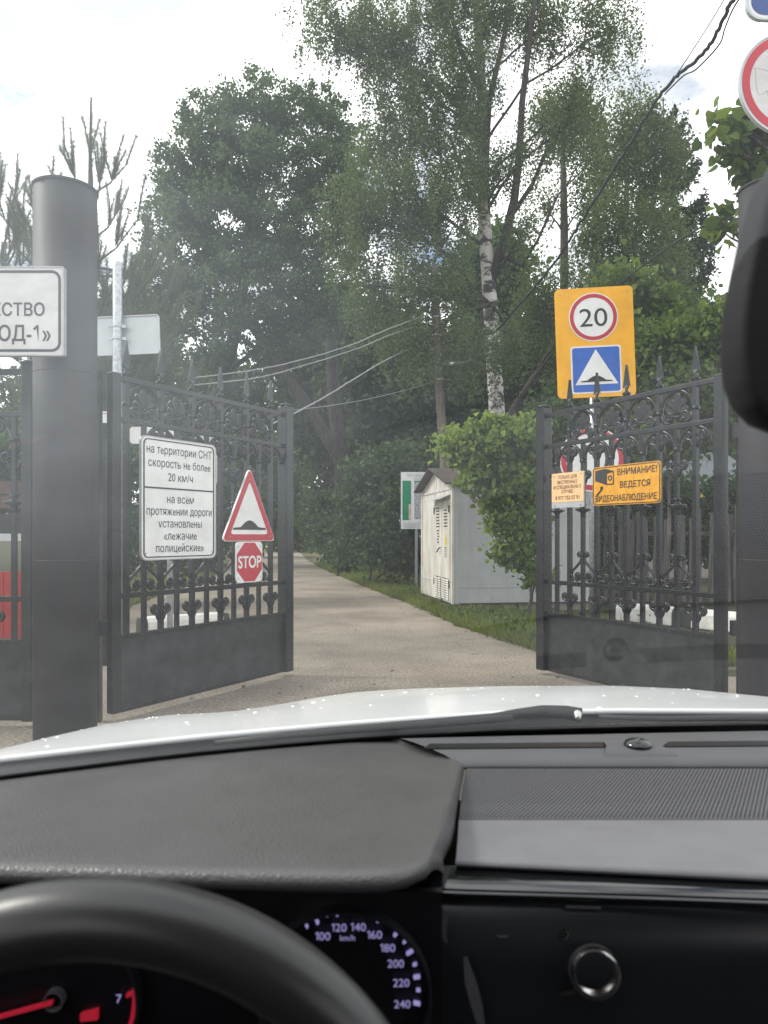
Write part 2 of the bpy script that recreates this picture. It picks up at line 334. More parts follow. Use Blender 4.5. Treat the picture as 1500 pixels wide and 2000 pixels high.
# ------------------------------------------------------------------ mesh helpers
def link(name, me, parent=None, m=None):
    o = bpy.data.objects.new(name, me); COL.objects.link(o)
    if m is not None and me is not None and not me.materials: me.materials.append(MATS[m])
    if parent is not None: o.parent = parent
    return o
def tag(o, label, cat, group=None, kind=None):
    o['label'] = label
    if cat: o['category'] = cat
    if group: o['group'] = group
    if kind: o['kind'] = kind
    return o
def empty(name, loc=(0, 0, 0), rz=0.0):
    o = bpy.data.objects.new(name, None); COL.objects.link(o)
    o.location = loc; o.rotation_euler = (0, 0, rz); o.empty_display_size = 0.1
    return o
class MB:
    def __init__(self): self.v = []; self.f = []
    def add(self, vs, fs):
        b = len(self.v); self.v += [tuple(p) for p in vs]; self.f += [tuple(i + b for i in f) for f in fs]; return self
    def box(self, x0, x1, y0, y1, z0, z1):
        return self.add([(x0, y0, z0), (x1, y0, z0), (x1, y1, z0), (x0, y1, z0), (x0, y0, z1), (x1, y0, z1), (x1, y1, z1), (x0, y1, z1)],
                        [(0, 3, 2, 1), (4, 5, 6, 7), (0, 1, 5, 4), (1, 2, 6, 5), (2, 3, 7, 6), (3, 0, 4, 7)])
    def prism(self, poly, y0, y1):                      # polygon in XZ, front at y0 (towards -Y), back at y1
        n = len(poly)
        vs = [(x, y0, z) for x, z in poly] + [(x, y1, z) for x, z in poly]
        fs = [tuple(range(n)), tuple(range(2 * n - 1, n - 1, -1))] + [(i + n, (i + 1) % n + n, (i + 1) % n, i) for i in range(n)]
        return self.add(vs, fs)
    def ring(self, a, b, y0, y1):                       # band between two matching outlines
        n = len(a)
        vs = [(x, y0, z) for x, z in a] + [(x, y0, z) for x, z in b] + [(x, y1, z) for x, z in a] + [(x, y1, z) for x, z in b]
        fs = []
        for i in range(n):
            j = (i + 1) % n
            fs += [(i, j, j + n, i + n), (i + 2 * n, i + 3 * n, j + 3 * n, j + 2 * n), (i, i + 2 * n, j + 2 * n, j), (i + n, j + n, j + 3 * n, i + 3 * n)]
        return self.add(vs, fs)
    def tube(self, path, r, n=6, cap=True, flat=None):
        path = [Vector(p) for p in path]; k = len(path)
        rs = r if hasattr(r, '__len__') else [r] * k
        vs = []; prev = None
        for i, p in enumerate(path):
            d = (path[min(i + 1, k - 1)] - path[max(i - 1, 0)]).normalized()
            if prev is None:
                u = d.orthogonal().normalized() if flat is None else (flat - d * flat.dot(d)).normalized()
            else:
                u = (prev - d * prev.dot(d)).normalized()
            prev = u; w = d.cross(u)
            for j in range(n):
                a = 2 * math.pi * (j + 0.5) / n
                vs.append(p + (u * math.cos(a) + w * math.sin(a)) * rs[i])
        fs = []
        for i in range(k - 1):
            for j in range(n):
                jj = (j + 1) % n
                fs.append((i * n + j, i * n + jj, (i + 1) * n + jj, (i + 1) * n + j))
        if cap:
            fs.append(tuple(range(n - 1, -1, -1))); fs.append(tuple(range((k - 1) * n, k * n)))
        return self.add(vs, fs)
    def lathe(self, prof, cx=0, cy=0, n=10):            # profile of (radius, z) about the vertical
        vs = []
        for r, z in prof:
            for j in range(n):
                a = 2 * math.pi * j / n; vs.append((cx + r * math.cos(a), cy + r * math.sin(a), z))
        fs = []
        for i in range(len(prof) - 1):
            for j in range(n):
                jj = (j + 1) % n; fs.append((i * n + j, i * n + jj, (i + 1) * n + jj, (i + 1) * n + j))
        fs.append(tuple(range(n - 1, -1, -1))); k = len(prof) - 1; fs.append(tuple(range(k * n, k * n + n)))
        return self.add(vs, fs)
    def grid(self, rows):
        h = len(rows); w = len(rows[0])
        vs = [p for r in rows for p in r]
        fs = [(i * w + j, i * w + j + 1, (i + 1) * w + j + 1, (i + 1) * w + j) for i in range(h - 1) for j in range(w - 1)]
        return self.add(vs, fs)
    def mesh(self, name, smooth=False, off=None):
        me = bpy.data.meshes.new(name)
        vs = self.v if off is None else [(a - off[0], b - off[1], c - off[2]) for a, b, c in self.v]
        me.from_pydata(vs, [], self.f); me.update()
        if smooth: me.polygons.foreach_set('use_smooth', [True] * len(me.polygons))
        return me
    def build(self, name, m, parent=None, smooth=False, world=False, bevel=0.0, sub=0, auto=False):
        me = self.mesh(name, smooth, parent.location if (world and parent) else None)
        o = link(name, me, parent, m)
        if bevel:
            b = o.modifiers.new('bevel', 'BEVEL'); b.width = bevel; b.segments = 2; b.limit_method = 'ANGLE'
        if sub:
            s = o.modifiers.new('sub', 'SUBSURF'); s.levels = sub; s.render_levels = sub
        return o
def copy_part(o, parent, loc=None):
    c = o.copy(); COL.objects.link(c); c.parent = parent
    if loc is not None: c.location = loc
    return c

def rrect(w, h, r, cx=0, cz=0, n=6):
    pts = []
    for sx, sz, a0 in ((1, 1, 0), (-1, 1, 90), (-1, -1, 180), (1, -1, 270)):
        for i in range(n + 1):
            a = R(a0 + 90 * i / n)
            pts.append((cx + sx * (w / 2 - r) + r * math.cos(a), cz + sz * (h / 2 - r) + r * math.sin(a)))
    return pts[::-1]
def circ(r, n=40, cx=0, cz=0, kz=1.0):
    return [(cx + r * math.sin(2 * math.pi * i / n), cz + kz * r * math.cos(2 * math.pi * i / n)) for i in range(n)]
def rtri(s, r, cx=0, cz=0, n=5, k=0.866):                # rounded triangle, base s
    V = [(0, s * k * 2 / 3), (s / 2, -s * k / 3), (-s / 2, -s * k / 3)]
    pts = []
    for i in range(3):
        b = Vector((V[i][0], V[i][1])); a = Vector((V[i - 1][0], V[i - 1][1])); c = Vector((V[(i + 1) % 3][0], V[(i + 1) % 3][1]))
        u = (a - b).normalized(); w = (c - b).normalized()
        p0 = b + u * r * 1.7; p1 = b + w * r * 1.7
        for j in range(n + 1):
            q = j / n; p = p0 * (1 - q) ** 2 + b * 2 * q * (1 - q) + p1 * q * q
            pts.append((cx + p.x, cz + p.y))
    return pts

_fc = bpy.data.curves.new('font_probe', 'FONT'); _fo = bpy.data.objects.new('font_probe', _fc); COL.objects.link(_fo)
def _outlines(body):
    _fc.body = body; _fc.size = 1.0; _fc.offset = 0.0
    bpy.context.view_layer.update()
    cu = _fo.to_curve(bpy.context.evaluated_depsgraph_get())
    res = []
    for sp in cu.splines:
        pts = []
        if sp.type == 'BEZIER':
            bp = sp.bezier_points; n = len(bp)
            for i in range(n):
                p0, p3 = bp[i].co, bp[(i + 1) % n].co; h1, h2 = bp[i].handle_right, bp[(i + 1) % n].handle_left
                d = (p3 - p0); L = d.length + 1e-9
                bent = max(abs((h1 - p0).cross(d).length), abs((h2 - p0).cross(d).length)) / L
                k = 1 if bent < 1e-4 else 5
                for j in range(k):
                    t = j / k; u = 1 - t
                    q = p0 * u ** 3 + h1 * 3 * u * u * t + h2 * 3 * u * t * t + p3 * t ** 3
                    pts.append((q.x, q.y))
        else: pts = [(q.co.x, q.co.y) for q in sp.points]
        cl = []
        for q in pts:
            if not cl or math.hypot(q[0] - cl[-1][0], q[1] - cl[-1][1]) > 1e-4: cl.append(q)
        if len(cl) > 2: res.append(cl)
    _fo.to_curve_clear()
    return res
def _area(p): return 0.5 * sum(p[i - 1][0] * p[i][1] - p[i][0] * p[i - 1][1] for i in range(len(p)))
def _inside(q, p):
    c = False
    for i in range(len(p)):
        (x0, y0), (x1, y1) = p[i - 1], p[i]
        if (y0 > q[1]) != (y1 > q[1]) and q[0] < (x1 - x0) * (q[1] - y0) / (y1 - y0) + x0: c = not c
    return c
_GL = {}
def _glyph(ch, bold):
    if (ch, bold) in _GL: return _GL[(ch, bold)]
    wide = lambda t: max(p[0] for c in _outlines(t) for p in c)
    adv = wide('Н' + ch + 'Н') - wide('НН')
    v, f = [], []
    cs = _outlines(ch) if ch not in ' ьыЬЫ' else []
    if ch in 'ьыЬЫ':                                  # stem and round bowl drawn as bands
        k = 1.0 if ch in 'ьы' else 1.343; H = .542 * k; w = .088 + bold; bw = .40 if ch in 'ьЬ' else .36
        def quad(pts):
            n = len(v); v.extend([(x, y, 0) for x, y in pts]); f.append(tuple(range(n, n + 4)))
        quad([(.075, 0), (.075 + w, 0), (.075 + w, H), (.075, H)])
        r = .165 * k; t = .080 + bold; xc = .075 + bw - .15
        o_ = [(.075 + w, 2 * r)] + [(xc + r * math.sin(a), r + r * math.cos(a)) for a in np.linspace(0, math.pi, 13)] + [(.075 + w, 0)]
        i_ = [(.075 + w, 2 * r - t)] + [(xc + (r - w) * math.sin(a), r + (r - t) * math.cos(a)) for a in np.linspace(0, math.pi, 13)] + [(.075 + w, t)]
        for a_ in range(len(o_) - 1): quad([o_[a_], o_[a_ + 1], i_[a_ + 1], i_[a_]])
        if ch in 'ыЫ': xr_ = adv - .075; quad([(xr_ - w, 0), (xr_, 0), (xr_, H), (xr_ - w, H)])
    if cs:
        sg = math.copysign(1, _area(max(cs, key=lambda c: abs(_area(c)))))
        def grow(c):
            out = []; n = len(c)
            for i in range(n):
                a, m_, b_ = Vector(c[i - 1]), Vector(c[i]), Vector(c[(i + 1) % n])
                t = ((m_ - a).normalized() + (b_ - m_).normalized())
                t = t.normalized() if t.length > 1e-6 else (b_ - m_).normalized()
                out.append((m_.x + sg * t.y * bold, m_.y - sg * t.x * bold))
            return out
        outer = [grow(c) for c in cs if _area(c) * sg > 0]; holes = [grow(c) for c in cs if _area(c) * sg <= 0]
        from mathutils.geometry import tessellate_polygon
        for k, o in enumerate(outer):
            hs = [h for h in holes if _inside(h[0], o)]
            polys = [[Vector((x, y, 0)) for x, y in q] for q in [o] + hs]
            flat = [q for pl_ in polys for q in pl_]; n = len(v)
            v += [(q.x, q.y, k * 0.0004) for q in flat]; f += [tuple(i + n for i in t) for t in tessellate_polygon(polys)]
    _GL[(ch, bold)] = (v, f, adv); return _GL[(ch, bold)]
def text_pts(body, bold=0.0):
    V, Fc, x = [], [], 0.0
    body = body.replace('е', 'e').replace('ё', 'ë')
    for ch in body:
        v, f, adv = _glyph(ch, bold); n = len(V)
        V += [(p[0] + x, p[1], p[2]) for p in v]; Fc += [tuple(i + n for i in q) for q in f]; x += adv
    return V, Fc
def lettering(parent, lines, m, y=-0.004, name='lettering', bold=0.012, shear=0.0):
    """lines: (text, centre x or left x, baseline z, cap height, width or None, align)"""
    b = MB()
    for body, x, z, h, w, al in lines:
        v, f = text_pts(body, bold)
        if not v: continue
        x0 = min(p[0] for p in v); x1 = max(p[0] for p in v)
        s = h / 0.70; sx = s if w is None else w / (x1 - x0)
        W = (x1 - x0) * sx
        ox = x - W / 2 if al == 'c' else (x if al == 'l' else x - W)
        b.add([(ox + (p[0] - x0) * sx, y - p[2], z + p[1] * s) for p in v], f)
    return b.build(name, m, parent)

# ================================================================== SETTING: ground, road
def structure(o): o['kind'] = 'structure'; return o
g = MB(); g.add([(-300, -60, -0.012), (300, -60, -0.012), (300, 500, -0.012), (-300, 500, -0.012)], [(0, 1, 2, 3)])
structure(g.build('ground', 'forest_floor'))
right_e = [(30, 5.6), (6.0, 6.2), (2.7, 7.2), (1.76, 8.45), (1.12, 10.8), (0.5, 14.4), (-0.55, 19.5), (-1.8, 25.9), (-3.9, 38), (-6.2, 55), (-12.5, 90)]
left_e = [(-30, 5.6), (-9.0, 6.2), (-4.4, 7.2), (-4.2, 9.0), (-4.6, 12), (-4.9, 15), (-5.2, 19.5), (-5.8, 26), (-7.6, 38), (-9.8, 55), (-16.5, 90)]
def dense(e, n=16, j=0.075):
    out = []; rr = random.Random(3)
    for a, b in zip(e[:-1], e[1:]):
        for i in range(n):
            t = i / n; out.append((a[0] * (1 - t) + b[0] * t + rr.uniform(-j, j), a[1] * (1 - t) + b[1] * t))
    out.append(e[-1]); return out
RE, LE = dense(right_e), dense(left_e)
g = MB()
rows = [[(-30, -40, 0), (30, -40, 0)]] + [[(l[0], l[1], 0), (r[0], r[1], 0)] for l, r in zip(LE, RE)]
g.grid(rows); g.f = [f[::-1] for f in g.f]
structure(g.build('road', 'road_surface'))
def edge_x(e, y):
    for a, b in zip(e[:-1], e[1:]):
        if a[1] <= y <= b[1]: return a[0] + (b[0] - a[0]) * (y - a[1]) / (b[1] - a[1] + 1e-9)
    return e[-1][0]
# verge strips of pale dirt with grass
for nm, E_, s in (('verge_right', right_e, 1), ('verge_left', left_e, -1)):
    g = MB(); rr = []
    for i in range(60):
        y = 7.4 + i * 0.9; x = edge_x(E_, y)
        rr.append([(x - s * 0.25, y, -0.006), (x + s * (1.6 + 0.4 * math.sin(i * 1.3)), y, -0.006)])
    g.grid(rr)
    if s > 0: g.f = [f[::-1] for f in g.f]
    structure(g.build(nm, 'soil'))
# far hill line of woodland ground is hidden by trees

# ================================================================== IRONWORK
def spiral(cx, cz, r0, turns, a0, sgn, n=26, shrink=0.22):
    out = []
    for i in range(n):
        t = i / (n - 1); r = r0 * (1 - (1 - shrink) * t); a = a0 + sgn * turns * 2 * math.pi * t
        out.append((cx + r * math.cos(a), 0, cz + r * math.sin(a)))
    return out
IRON = {}
def iron_proto():
    def sq(x0, x1, z0, z1, d): return MB().box(x0, x1, -d, d, z0, z1)
    IRON['main_picket'] = sq(-0.018, 0.018, 0.60, 2.54, 0.018).mesh('main_picket')
    IRON['minor_picket'] = sq(-0.016, 0.016, 0.60, 2.215, 0.016).mesh('minor_picket')
    # spear finial: knob, neck and flat barbed head
    b = MB(); b.lathe([(0.012, 2.52), (0.034, 2.535), (0.036, 2.55), (0.014, 2.565), (0.012, 2.60)], n=8)
    pr = [(0, 2.79), (0.034, 2.635), (0.040, 2.60), (0.022, 2.612), (0.012, 2.59), (-0.012, 2.59), (-0.022, 2.612), (-0.040, 2.60), (-0.034, 2.635)]
    n = len(pr)
    vs = [(x, -0.004 - (0.010 if abs(x) < .02 else 0), z) for x, z in pr] + [(x, 0.004 + (0.010 if abs(x) < .02 else 0), z) for x, z in pr]
    b.add(vs, [tuple(range(n)), tuple(range(2 * n - 1, n - 1, -1))] + [(i + n, (i + 1) % n + n, (i + 1) % n, i) for i in range(n)])
    IRON['spear_finial'] = b.mesh('spear_finial')
    # small ring collar
    IRON['collar'] = MB().lathe([(0.016, -0.02), (0.030, -0.010), (0.030, 0.010), (0.016, 0.02)], n=8).mesh('collar', True)
    # cup-shaped flange with a wide rim
    IRON['flange'] = MB().lathe([(0.016, -0.075), (0.026, -0.06), (0.02, -0.04), (0.03, -0.022), (0.072, -0.004), (0.070, 0.006), (0.03, 0.014), (0.02, 0.03), (0.032, 0.045), (0.030, 0.055), (0.015, 0.065)], n=12).mesh('flange', True)
    # round arch
    w = 0.165
    pa = [(-(w - .012) * math.cos(math.pi * i / 20), 0, 0.155 * math.sin(math.pi * i / 20)) for i in range(21)]
    IRON['arch'] = MB().tube(pa, 0.0165, 6, flat=Vector((0, 1, 0))).mesh('arch', True)
    # pair of curled scrolls joined by a clip across the picket
    def pair(r, dx, stem, up):
        b = MB()
        for s in (-1, 1):
            sp = spiral(s * dx, 0, r, 1.35, math.pi / 2 * up + (0 if s > 0 else 0), -s * up, 26)
            # tail from the top of the curl back to the picket
            x0 = s * 0.016
            tail = [(x0, 0, up * stem), (x0 + s * dx * 0.25, 0, up * (stem * .55 + r * .6)), (s * dx * 0.7, 0, up * (r * 1.02))]
            rad = [0.015] * len(tail) + list(np.linspace(0.015, 0.010, len(sp)))
            b.tube(tail + sp, rad, 6, flat=Vector((0, 1, 0)))
            e = sp[-1]; b.lathe([(0.004, -0.012 + e[2]), (0.013, -0.006 + e[2]), (0.013, 0.006 + e[2]), (0.004, 0.012 + e[2])], e[0], 0, 6)
        b.box(-dx * 0.6, dx * 0.6, -0.012, 0.012, -0.008, 0.008)
        return b
    IRON['scroll_pair'] = pair(0.044, 0.072, -0.10, 1).mesh('scroll_pair', True)
    IRON['small_scroll_pair'] = pair(0.034, 0.060, 0.09, -1).mesh('small_scroll_pair', True)
    # five-lobed palmette between two spiral volutes, standing on the second rail
    b = MB()
    lobe = []
    for k, (a, L) in enumerate(((-62, .095), (-32, .125), (0, .150), (32, .125), (62, .095))):
        ca, sa = math.sin(R(a)), math.cos(R(a))
        px, pz = ca * 0.012, 0.075 + 0.01 * sa
        pts = [(0, 0), (0.016, .35), (0.031, .75), (0.022, .93), (0, 1), (-0.022, .93), (-0.031, .75), (-0.016, .35)]
        pl = [(px + u * sa + v * L * ca, pz - u * ca + v * L * sa) for u, v in pts]
        nn = len(pl); y0 = -0.004 - 0.002 * (k % 2)
        b.add([(x, y0 - (0.008 if i in (0, 4) else 0), z) for i, (x, z) in enumerate(pl)] + [(x, 0.006, z) for x, z in pl],
              [tuple(range(nn - 1, -1, -1)), tuple(range(nn, 2 * nn))] + [(i, (i + 1) % nn, (i + 1) % nn + nn, i + nn) for i in range(nn)])
    IRON['palmette'] = b.mesh('palmette')
    b = MB()
    for s in (-1, 1):
        base = [(s * 0.145, 0, 0.09), (s * 0.135, 0, 0.045), (s * 0.10, 0, 0.012), (s * 0.065, 0, 0.018)]
        sp = spiral(s * 0.072, 0.062, 0.044, 1.5, -math.pi / 2, s, 28)
        b.tube(base[:-1] + sp, list(np.linspace(0.016, 0.011, 3 + 28)), 6, flat=Vector((0, 1, 0)))
        e = sp[-1]; b.lathe([(0.004, -0.012 + e[2]), (0.014, -0.006 + e[2]), (0.014, 0.006 + e[2]), (0.004, 0.012 + e[2])], e[0], 0, 6)
    b.box(-0.05, 0.05, -0.011, 0.011, 0.052, 0.068)
    IRON['volute_pair'] = b.mesh('volute_pair', True)
    # heart lyre above the lower rail: diagonals that leave the minor picket and curl back inwards
    b = MB()
    for s in (-1, 1):
        top = spiral(s * 0.046, 0.255, 0.026, 1.2, math.radians(200 if s > 0 else -20), -s, 16)[::-1]
        dia = [(s * 0.016, 0, 0.232), (s * 0.03, 0, 0.195), (s * 0.09, 0, 0.14), (s * 0.138, 0, 0.105), (s * 0.146, 0, 0.07), (s * 0.135, 0, 0.035)]
        sp = spiral(s * 0.072, 0.060, 0.042, 1.5, math.radians(-40 if s > 0 else 220), -s, 28)
        b.tube(top + dia, 0.0135, 6, flat=Vector((0, 1, 0)))
        b.tube([(s * 0.146, 0, 0.085), (s * 0.143, 0, 0.05), (s * 0.125, 0, 0.02)] + sp, list(np.linspace(0.014, 0.010, 31)), 6, flat=Vector((0, 1, 0)))
        e = sp[-1]; b.lathe([(0.004, -0.012 + e[2]), (0.014, -0.006 + e[2]), (0.014, 0.006 + e[2]), (0.004, 0.012 + e[2])], e[0], 0, 6)
    b.box(-0.075, 0.075, -0.011, 0.011, 0.052, 0.068)
    IRON['heart_scroll'] = b.mesh('heart_scroll', True)
    for k, me in IRON.items(): me.materials.append(MATS['black_paint'])
iron_proto()
def iron(kind, parent, x, z=0.0):
    o = link(kind, IRON[kind], parent); o.location = (x, 0, z); return o

def gate_panel(root, L, mains, minors, hinge_x=0.0, hinge_w=0.075, end_w=0.11, flip=False, spears=True, end_top=2.58):
    """mains and minors: positions of the pickets along the leaf"""
    x0, x1 = hinge_w, L - end_w
    MB().box(0, hinge_w, -0.035, 0.035, 0.05, 2.535).build('hinge_stile', 'black_paint', root, bevel=0.004)
    b = MB().box(L - end_w, L, -0.055, 0.055, 0.045, end_top)
    b.build('end_post', 'black_paint', root, bevel=0.006)
    MB().lathe([(0.055, end_top), (0.068, end_top + .006), (0.066, end_top + .018), (0.02, end_top + .035)], L - end_w / 2, 0, 12).build('post_cap', 'black_paint', root, True)
    for z, d in ((2.50, 0.020), (2.20, 0.018), (0.90, 0.018)):
        MB().box(x0 - 0.002, x1 + 0.002, -d - .002, d + .002, z - 0.019, z + 0.019).build('rail', 'black_paint', root, bevel=0.004)
    MB().box(x0 - 0.003, x1 + 0.003, -0.006, 0.006, 0.055, 0.60).build('kick_plate', 'plate_paint', root, bevel=0.002)
    MB().box(x0 - 0.003, x1 + 0.003, -0.024, 0.024, 0.588, 0.616).build('rail', 'black_paint', root, bevel=0.003)
    MB().box(x0 - 0.003, x1 + 0.003, -0.022, 0.022, 0.046, 0.08).build('rail', 'black_paint', root, bevel=0.003)
    lim = lambda x, r: x0 + 0.02 < x - r * 0 < x1 - 0.02
    for x in mains:
        iron('main_picket', root, x)
        if spears: iron('spear_finial', root, x)
        iron('collar', root, x, 2.32)
        if x - 0.10 > x0 and x + 0.10 < x1:
            iron('small_scroll_pair', root, x, 2.115); iron('small_scroll_pair', root, x, 0.78)
        if x - 0.165 > x0 - .02 and x + 0.165 < x1 + .02: iron('arch', root, x, 2.025)
    for x in minors:
        iron('minor_picket', root, x)
        iron('collar', root, x, 2.02)
        iron('flange', root, x, 1.58)
        iron('small_scroll_pair', root, x, 1.90)
        if x - 0.165 > x0 - .03 and x + 0.165 < x1 + .03:
            iron('arch', root, x, 2.325)
            iron('palmette', root, x, 2.225)
            iron('volute_pair', root, x, 2.215)
            iron('heart_scroll', root, x, 0.915)

LH = (-1.99, 5.35); LF = (-0.915, 7.12)
la = math.atan2(LF[1] - LH[1], LF[0] - LH[0]); LL = math.hypot(LF[0] - LH[0], LF[1] - LH[1])
gate_l = empty('gate_leaf', (LH[0], LH[1], 0), la)
tag(gate_l, 'open black wrought iron gate leaf carrying the white text sign and the stop sign', 'gate', 'leaves of the driveway gate')
gate_panel(gate_l, LL, [LL * (0.07 + 0.159 * k) for k in range(6)], [LL * (0.1495 + 0.159 * k) for k in range(5)])
RH = (2.50, 5.40); RF = (1.525, 7.2)
ra = math.atan2(RF[1] - RH[1], RF[0] - RH[0]); RL = math.hypot(RF[0] - RH[0], RF[1] - RH[1])
gate_r = empty('gate_leaf', (RH[0], RH[1], 0), ra)
tag(gate_r, 'open black wrought iron gate leaf carrying the yellow video surveillance sign', 'gate', 'leaves of the driveway gate')
gate_panel(gate_r, RL, [RL * (0.125 + 0.168 * k) for k in range(5)], [RL * (0.041 + 0.168 * k) for k in range(1, 6)])

# hinges and hinge posts beside each pillar
def pillar(name, x, y, r, top, label, rim=True):
    e = empty(name, (x, y, 0))
    tag(e, label, 'gate pillar', 'round gate pillars')
    MB().lathe([(r, 0.0), (r, top)], n=48).build('shaft', 'pillar_paint', e, True)
    for pol in e.children[0].data.polygons: 
        if len(pol.vertices) > 4: pol.use_smooth = False
    MB().lathe([(r + .004, top - 0.012), (r + .008, top - 0.006), (r + .008, top + 0.004), (r - .01, top + 0.008)], n=48).build('cap_plate', 'pillar_paint', e)
    return e
pl = pillar('gate_pillar', -2.052, 4.75, 0.192, 3.57, 'tall round black steel pillar with the white garden society sign')
pr_ = pillar('gate_pillar', 2.495, 4.75, 0.192, 3.58, 'tall round black steel pillar below the round red ringed sign')
for root, wx, sgn in ((pl, -2.085, 1), (pr_, 2.60, -1)):
    lx_ = wx - root.location.x; ly_ = 5.34 - root.location.y
    MB().box(lx_ - 0.035, lx_ + 0.035, ly_ - 0.035, ly_ + 0.035, 0.0, 2.55).build('hinge_post', 'black_paint', root, bevel=0.004)
    for z in (0.62, 2.05):
        x0, x1 = sorted((lx_ + sgn * 0.036, lx_ + sgn * 0.085))
        MB().box(x0, x1, ly_ - 0.02, ly_ + 0.03, z, z + 0.11).build('hinge', 'black_paint', root, bevel=0.004)
    for z in (0.35, 2.3):
        MB().box(lx_ - 0.02, lx_ + 0.02, 0.15, ly_ - 0.036, z, z + 0.05).build('bracket', 'black_paint', root)
    for z in (1.19, 2.38):
        MB().lathe([(0.1915, z - .006), (0.1935, z), (0.1915, z + .006)], n=48).build('weld_seam', 'pillar_paint', root, True)
# fence panel left of the pillar, facing the street
fp = empty('fence_panel', (-4.55, 5.2, 0))
tag(fp, 'black wrought iron fence panel at the left edge beside the pillar', 'fence')
FLn = 2.09
xm = (28 - CX) / F * 5.2 + 4.55
gate_panel(fp, FLn, [xm - 0.165 - 0.33 * k for k in range(5)], [xm - 0.33 * k for k in range(5)], end_w=0.075, spears=False, end_top=2.55)
MB().box(0.075, FLn - 0.075, -0.012, 0.012, 1.36, 1.50).build('flat_bar', 'plate_paint', fp)

# ================================================================== SIGNS
def sign_root(name, p, rz, label, cat='sign', group=None):
    e = empty(name, p, rz); tag(e, label, cat, group); return e

# --- name board on the left pillar
nb = sign_root('name_board', P(125, 608, 4.50), 0, 'large dirty white board with dark Cyrillic capitals on the left pillar')
W, H = 1.25, 0.541
MB().prism(rrect(W, H, 0.012, -W / 2, 0), -0.004, 0.03).build('panel', 'sign_dirty', nb)
MB().ring(rrect(W - .030, H - .045, 0.055, -W / 2 - .002, 0), rrect(W - .060, H - .075, 0.042, -W / 2 - .002, 0), -0.007, -0.003).build('border', 'sign_black', nb)
MB().ring(rrect(W + .004, H + .004, 0.012, -W / 2, 0), rrect(W - .012, H - .012, 0.010, -W / 2, 0), -0.008, 0.032).build('edge_frame', 'sign_edge', nb)
s = 4.50 / F
lettering(nb, [('ЕСТВО', (88 - 125) * s, -(617 - 608) * s, 0.076, 0.315, 'r'), ('ВОД-\U0001D7E3»', (100 - 125) * s, -(666 - 608) * s, 0.092, 0.388, 'r')], 'sign_black', -0.006, bold=0.016)

# --- boards hung on the left gate leaf, seen from the street side
def on_leaf(H0, ang, px, z, off=0.05):
    """point on a leaf plane (towards the street) under a photo column at height z"""
    d = Vector((math.cos(ang), math.sin(ang)))
    k = (px - CX) / F
    # H0 + d*s : x = k*y
    s_ = (k * H0[1] - H0[0]) / (d.x - k * d.y)
    x, y = H0[0] + d.x * s_, H0[1] + d.y * s_
    return s_, x, y
def leaf_sign(name, leaf_o, H0, ang, px0, px1, zc, label, cat, flip, off):
    n = Vector((math.sin(ang), -math.cos(ang)))
    if n.y > 0: n = -n
    H1 = (H0[0] + n.x * off, H0[1] + n.y * off)
    s0, x0, y0 = on_leaf(H1, ang, px0, zc); s1, x1, y1 = on_leaf(H1, ang, px1, zc)
    xm, ym = (x0 + x1) / 2, (y0 + y1) / 2
    e = sign_root(name, (xm, ym, zc), math.atan2(n.x, -n.y), label, cat)
    return e, abs(s1 - s0), ym
e1, w1, ym = leaf_sign('notice_board', gate_l, LH, la, 275, 421, 1.58, 'white board with two blocks of small dark Cyrillic text on the left gate leaf', 'sign', False, 0.085)
W, H = w1, 0.935
e1.location.z = CZ - (976 - HY) / F * ym
MB().prism(rrect(W, H, 0.05), -0.003, 0.012).build('panel', 'sign_white', e1)
MB().ring(rrect(W - .04, H - .035, 0.04), rrect(W - .065, H - .052, 0.032), -0.0055, -0.0025).build('border', 'sign_black', e1)
MB().box(-W / 2 + .028, W / 2 - .028, -0.0055, -0.0025, 0.075, 0.087).build('divider', 'sign_black', e1)
MB().ring(rrect(W + .006, H + .006, 0.053), rrect(W - .012, H - .010, 0.048), -0.005, 0.016).build('edge_frame', 'sign_edge', e1)
ww = W
lettering(e1, [('на территории СНТ', 0, 0.345, 0.062, ww * 0.87, 'c'), ('скорость не более', 0, 0.243, 0.062, ww * 0.83, 'c'), ('20 км/ч', 0, 0.14, 0.062, ww * 0.33, 'c'),
               ('на всём', 0, -0.03, 0.062, ww * 0.36, 'c'), ('протяжении дороги', 0, -0.125, 0.062, ww * 0.87, 'c'), ('установлены', 0, -0.22, 0.062, ww * 0.58, 'c'),
               ('«лежачие', 0, -0.315, 0.062, ww * 0.44, 'c'), ('полицейские»', 0, -0.41, 0.062, ww * 0.64, 'c')], 'sign_black', -0.0055, bold=0.0)
sb = MB()
for sx in (-1, 1):
    for sz in (-1, 1): sb.lathe([(0.006, 0), (0.006, 0.004)], 0, 0, 8) if False else sb.prism(circ(0.006, 8, sx * (W / 2 - .045), sz * (H / 2 - .05)), -0.006, -0.002)
sb.build('rivets', 'sign_edge', e1)

e2, w2, ym = leaf_sign('hump_warning_sign', gate_l, LH, la, 433, 537, 1.7, 'red bordered white triangle with a black speed hump on the left gate leaf', 'road sign', False, 0.088)
zt, zb = CZ - (912 - HY) / F * ym, CZ - (1057 - HY) / F * ym
s_ = w2; k_ = (zt - zb) / s_
e2.location.z = zb + s_ * k_ / 3
MB().prism(rtri(s_, 0.035, k=k_), -0.002, 0.015).build('panel', 'sign_white', e2)
def tri_scale(f): return rtri(s_ * f, 0.035 * f, k=k_)
MB().ring(tri_scale(0.975), tri_scale(0.72), -0.0045, -0.0015).build('red_border', 'sign_red', e2)
hump = [(-0.19, -0.105), (-0.19, -0.09), (-0.115, -0.085)] + [(-0.10 + 0.2 * i / 12, -0.083 + 0.052 * math.sin(math.pi * i / 12)) for i in range(13)] + [(0.115, -0.085), (0.19, -0.09), (0.19, -0.105)]
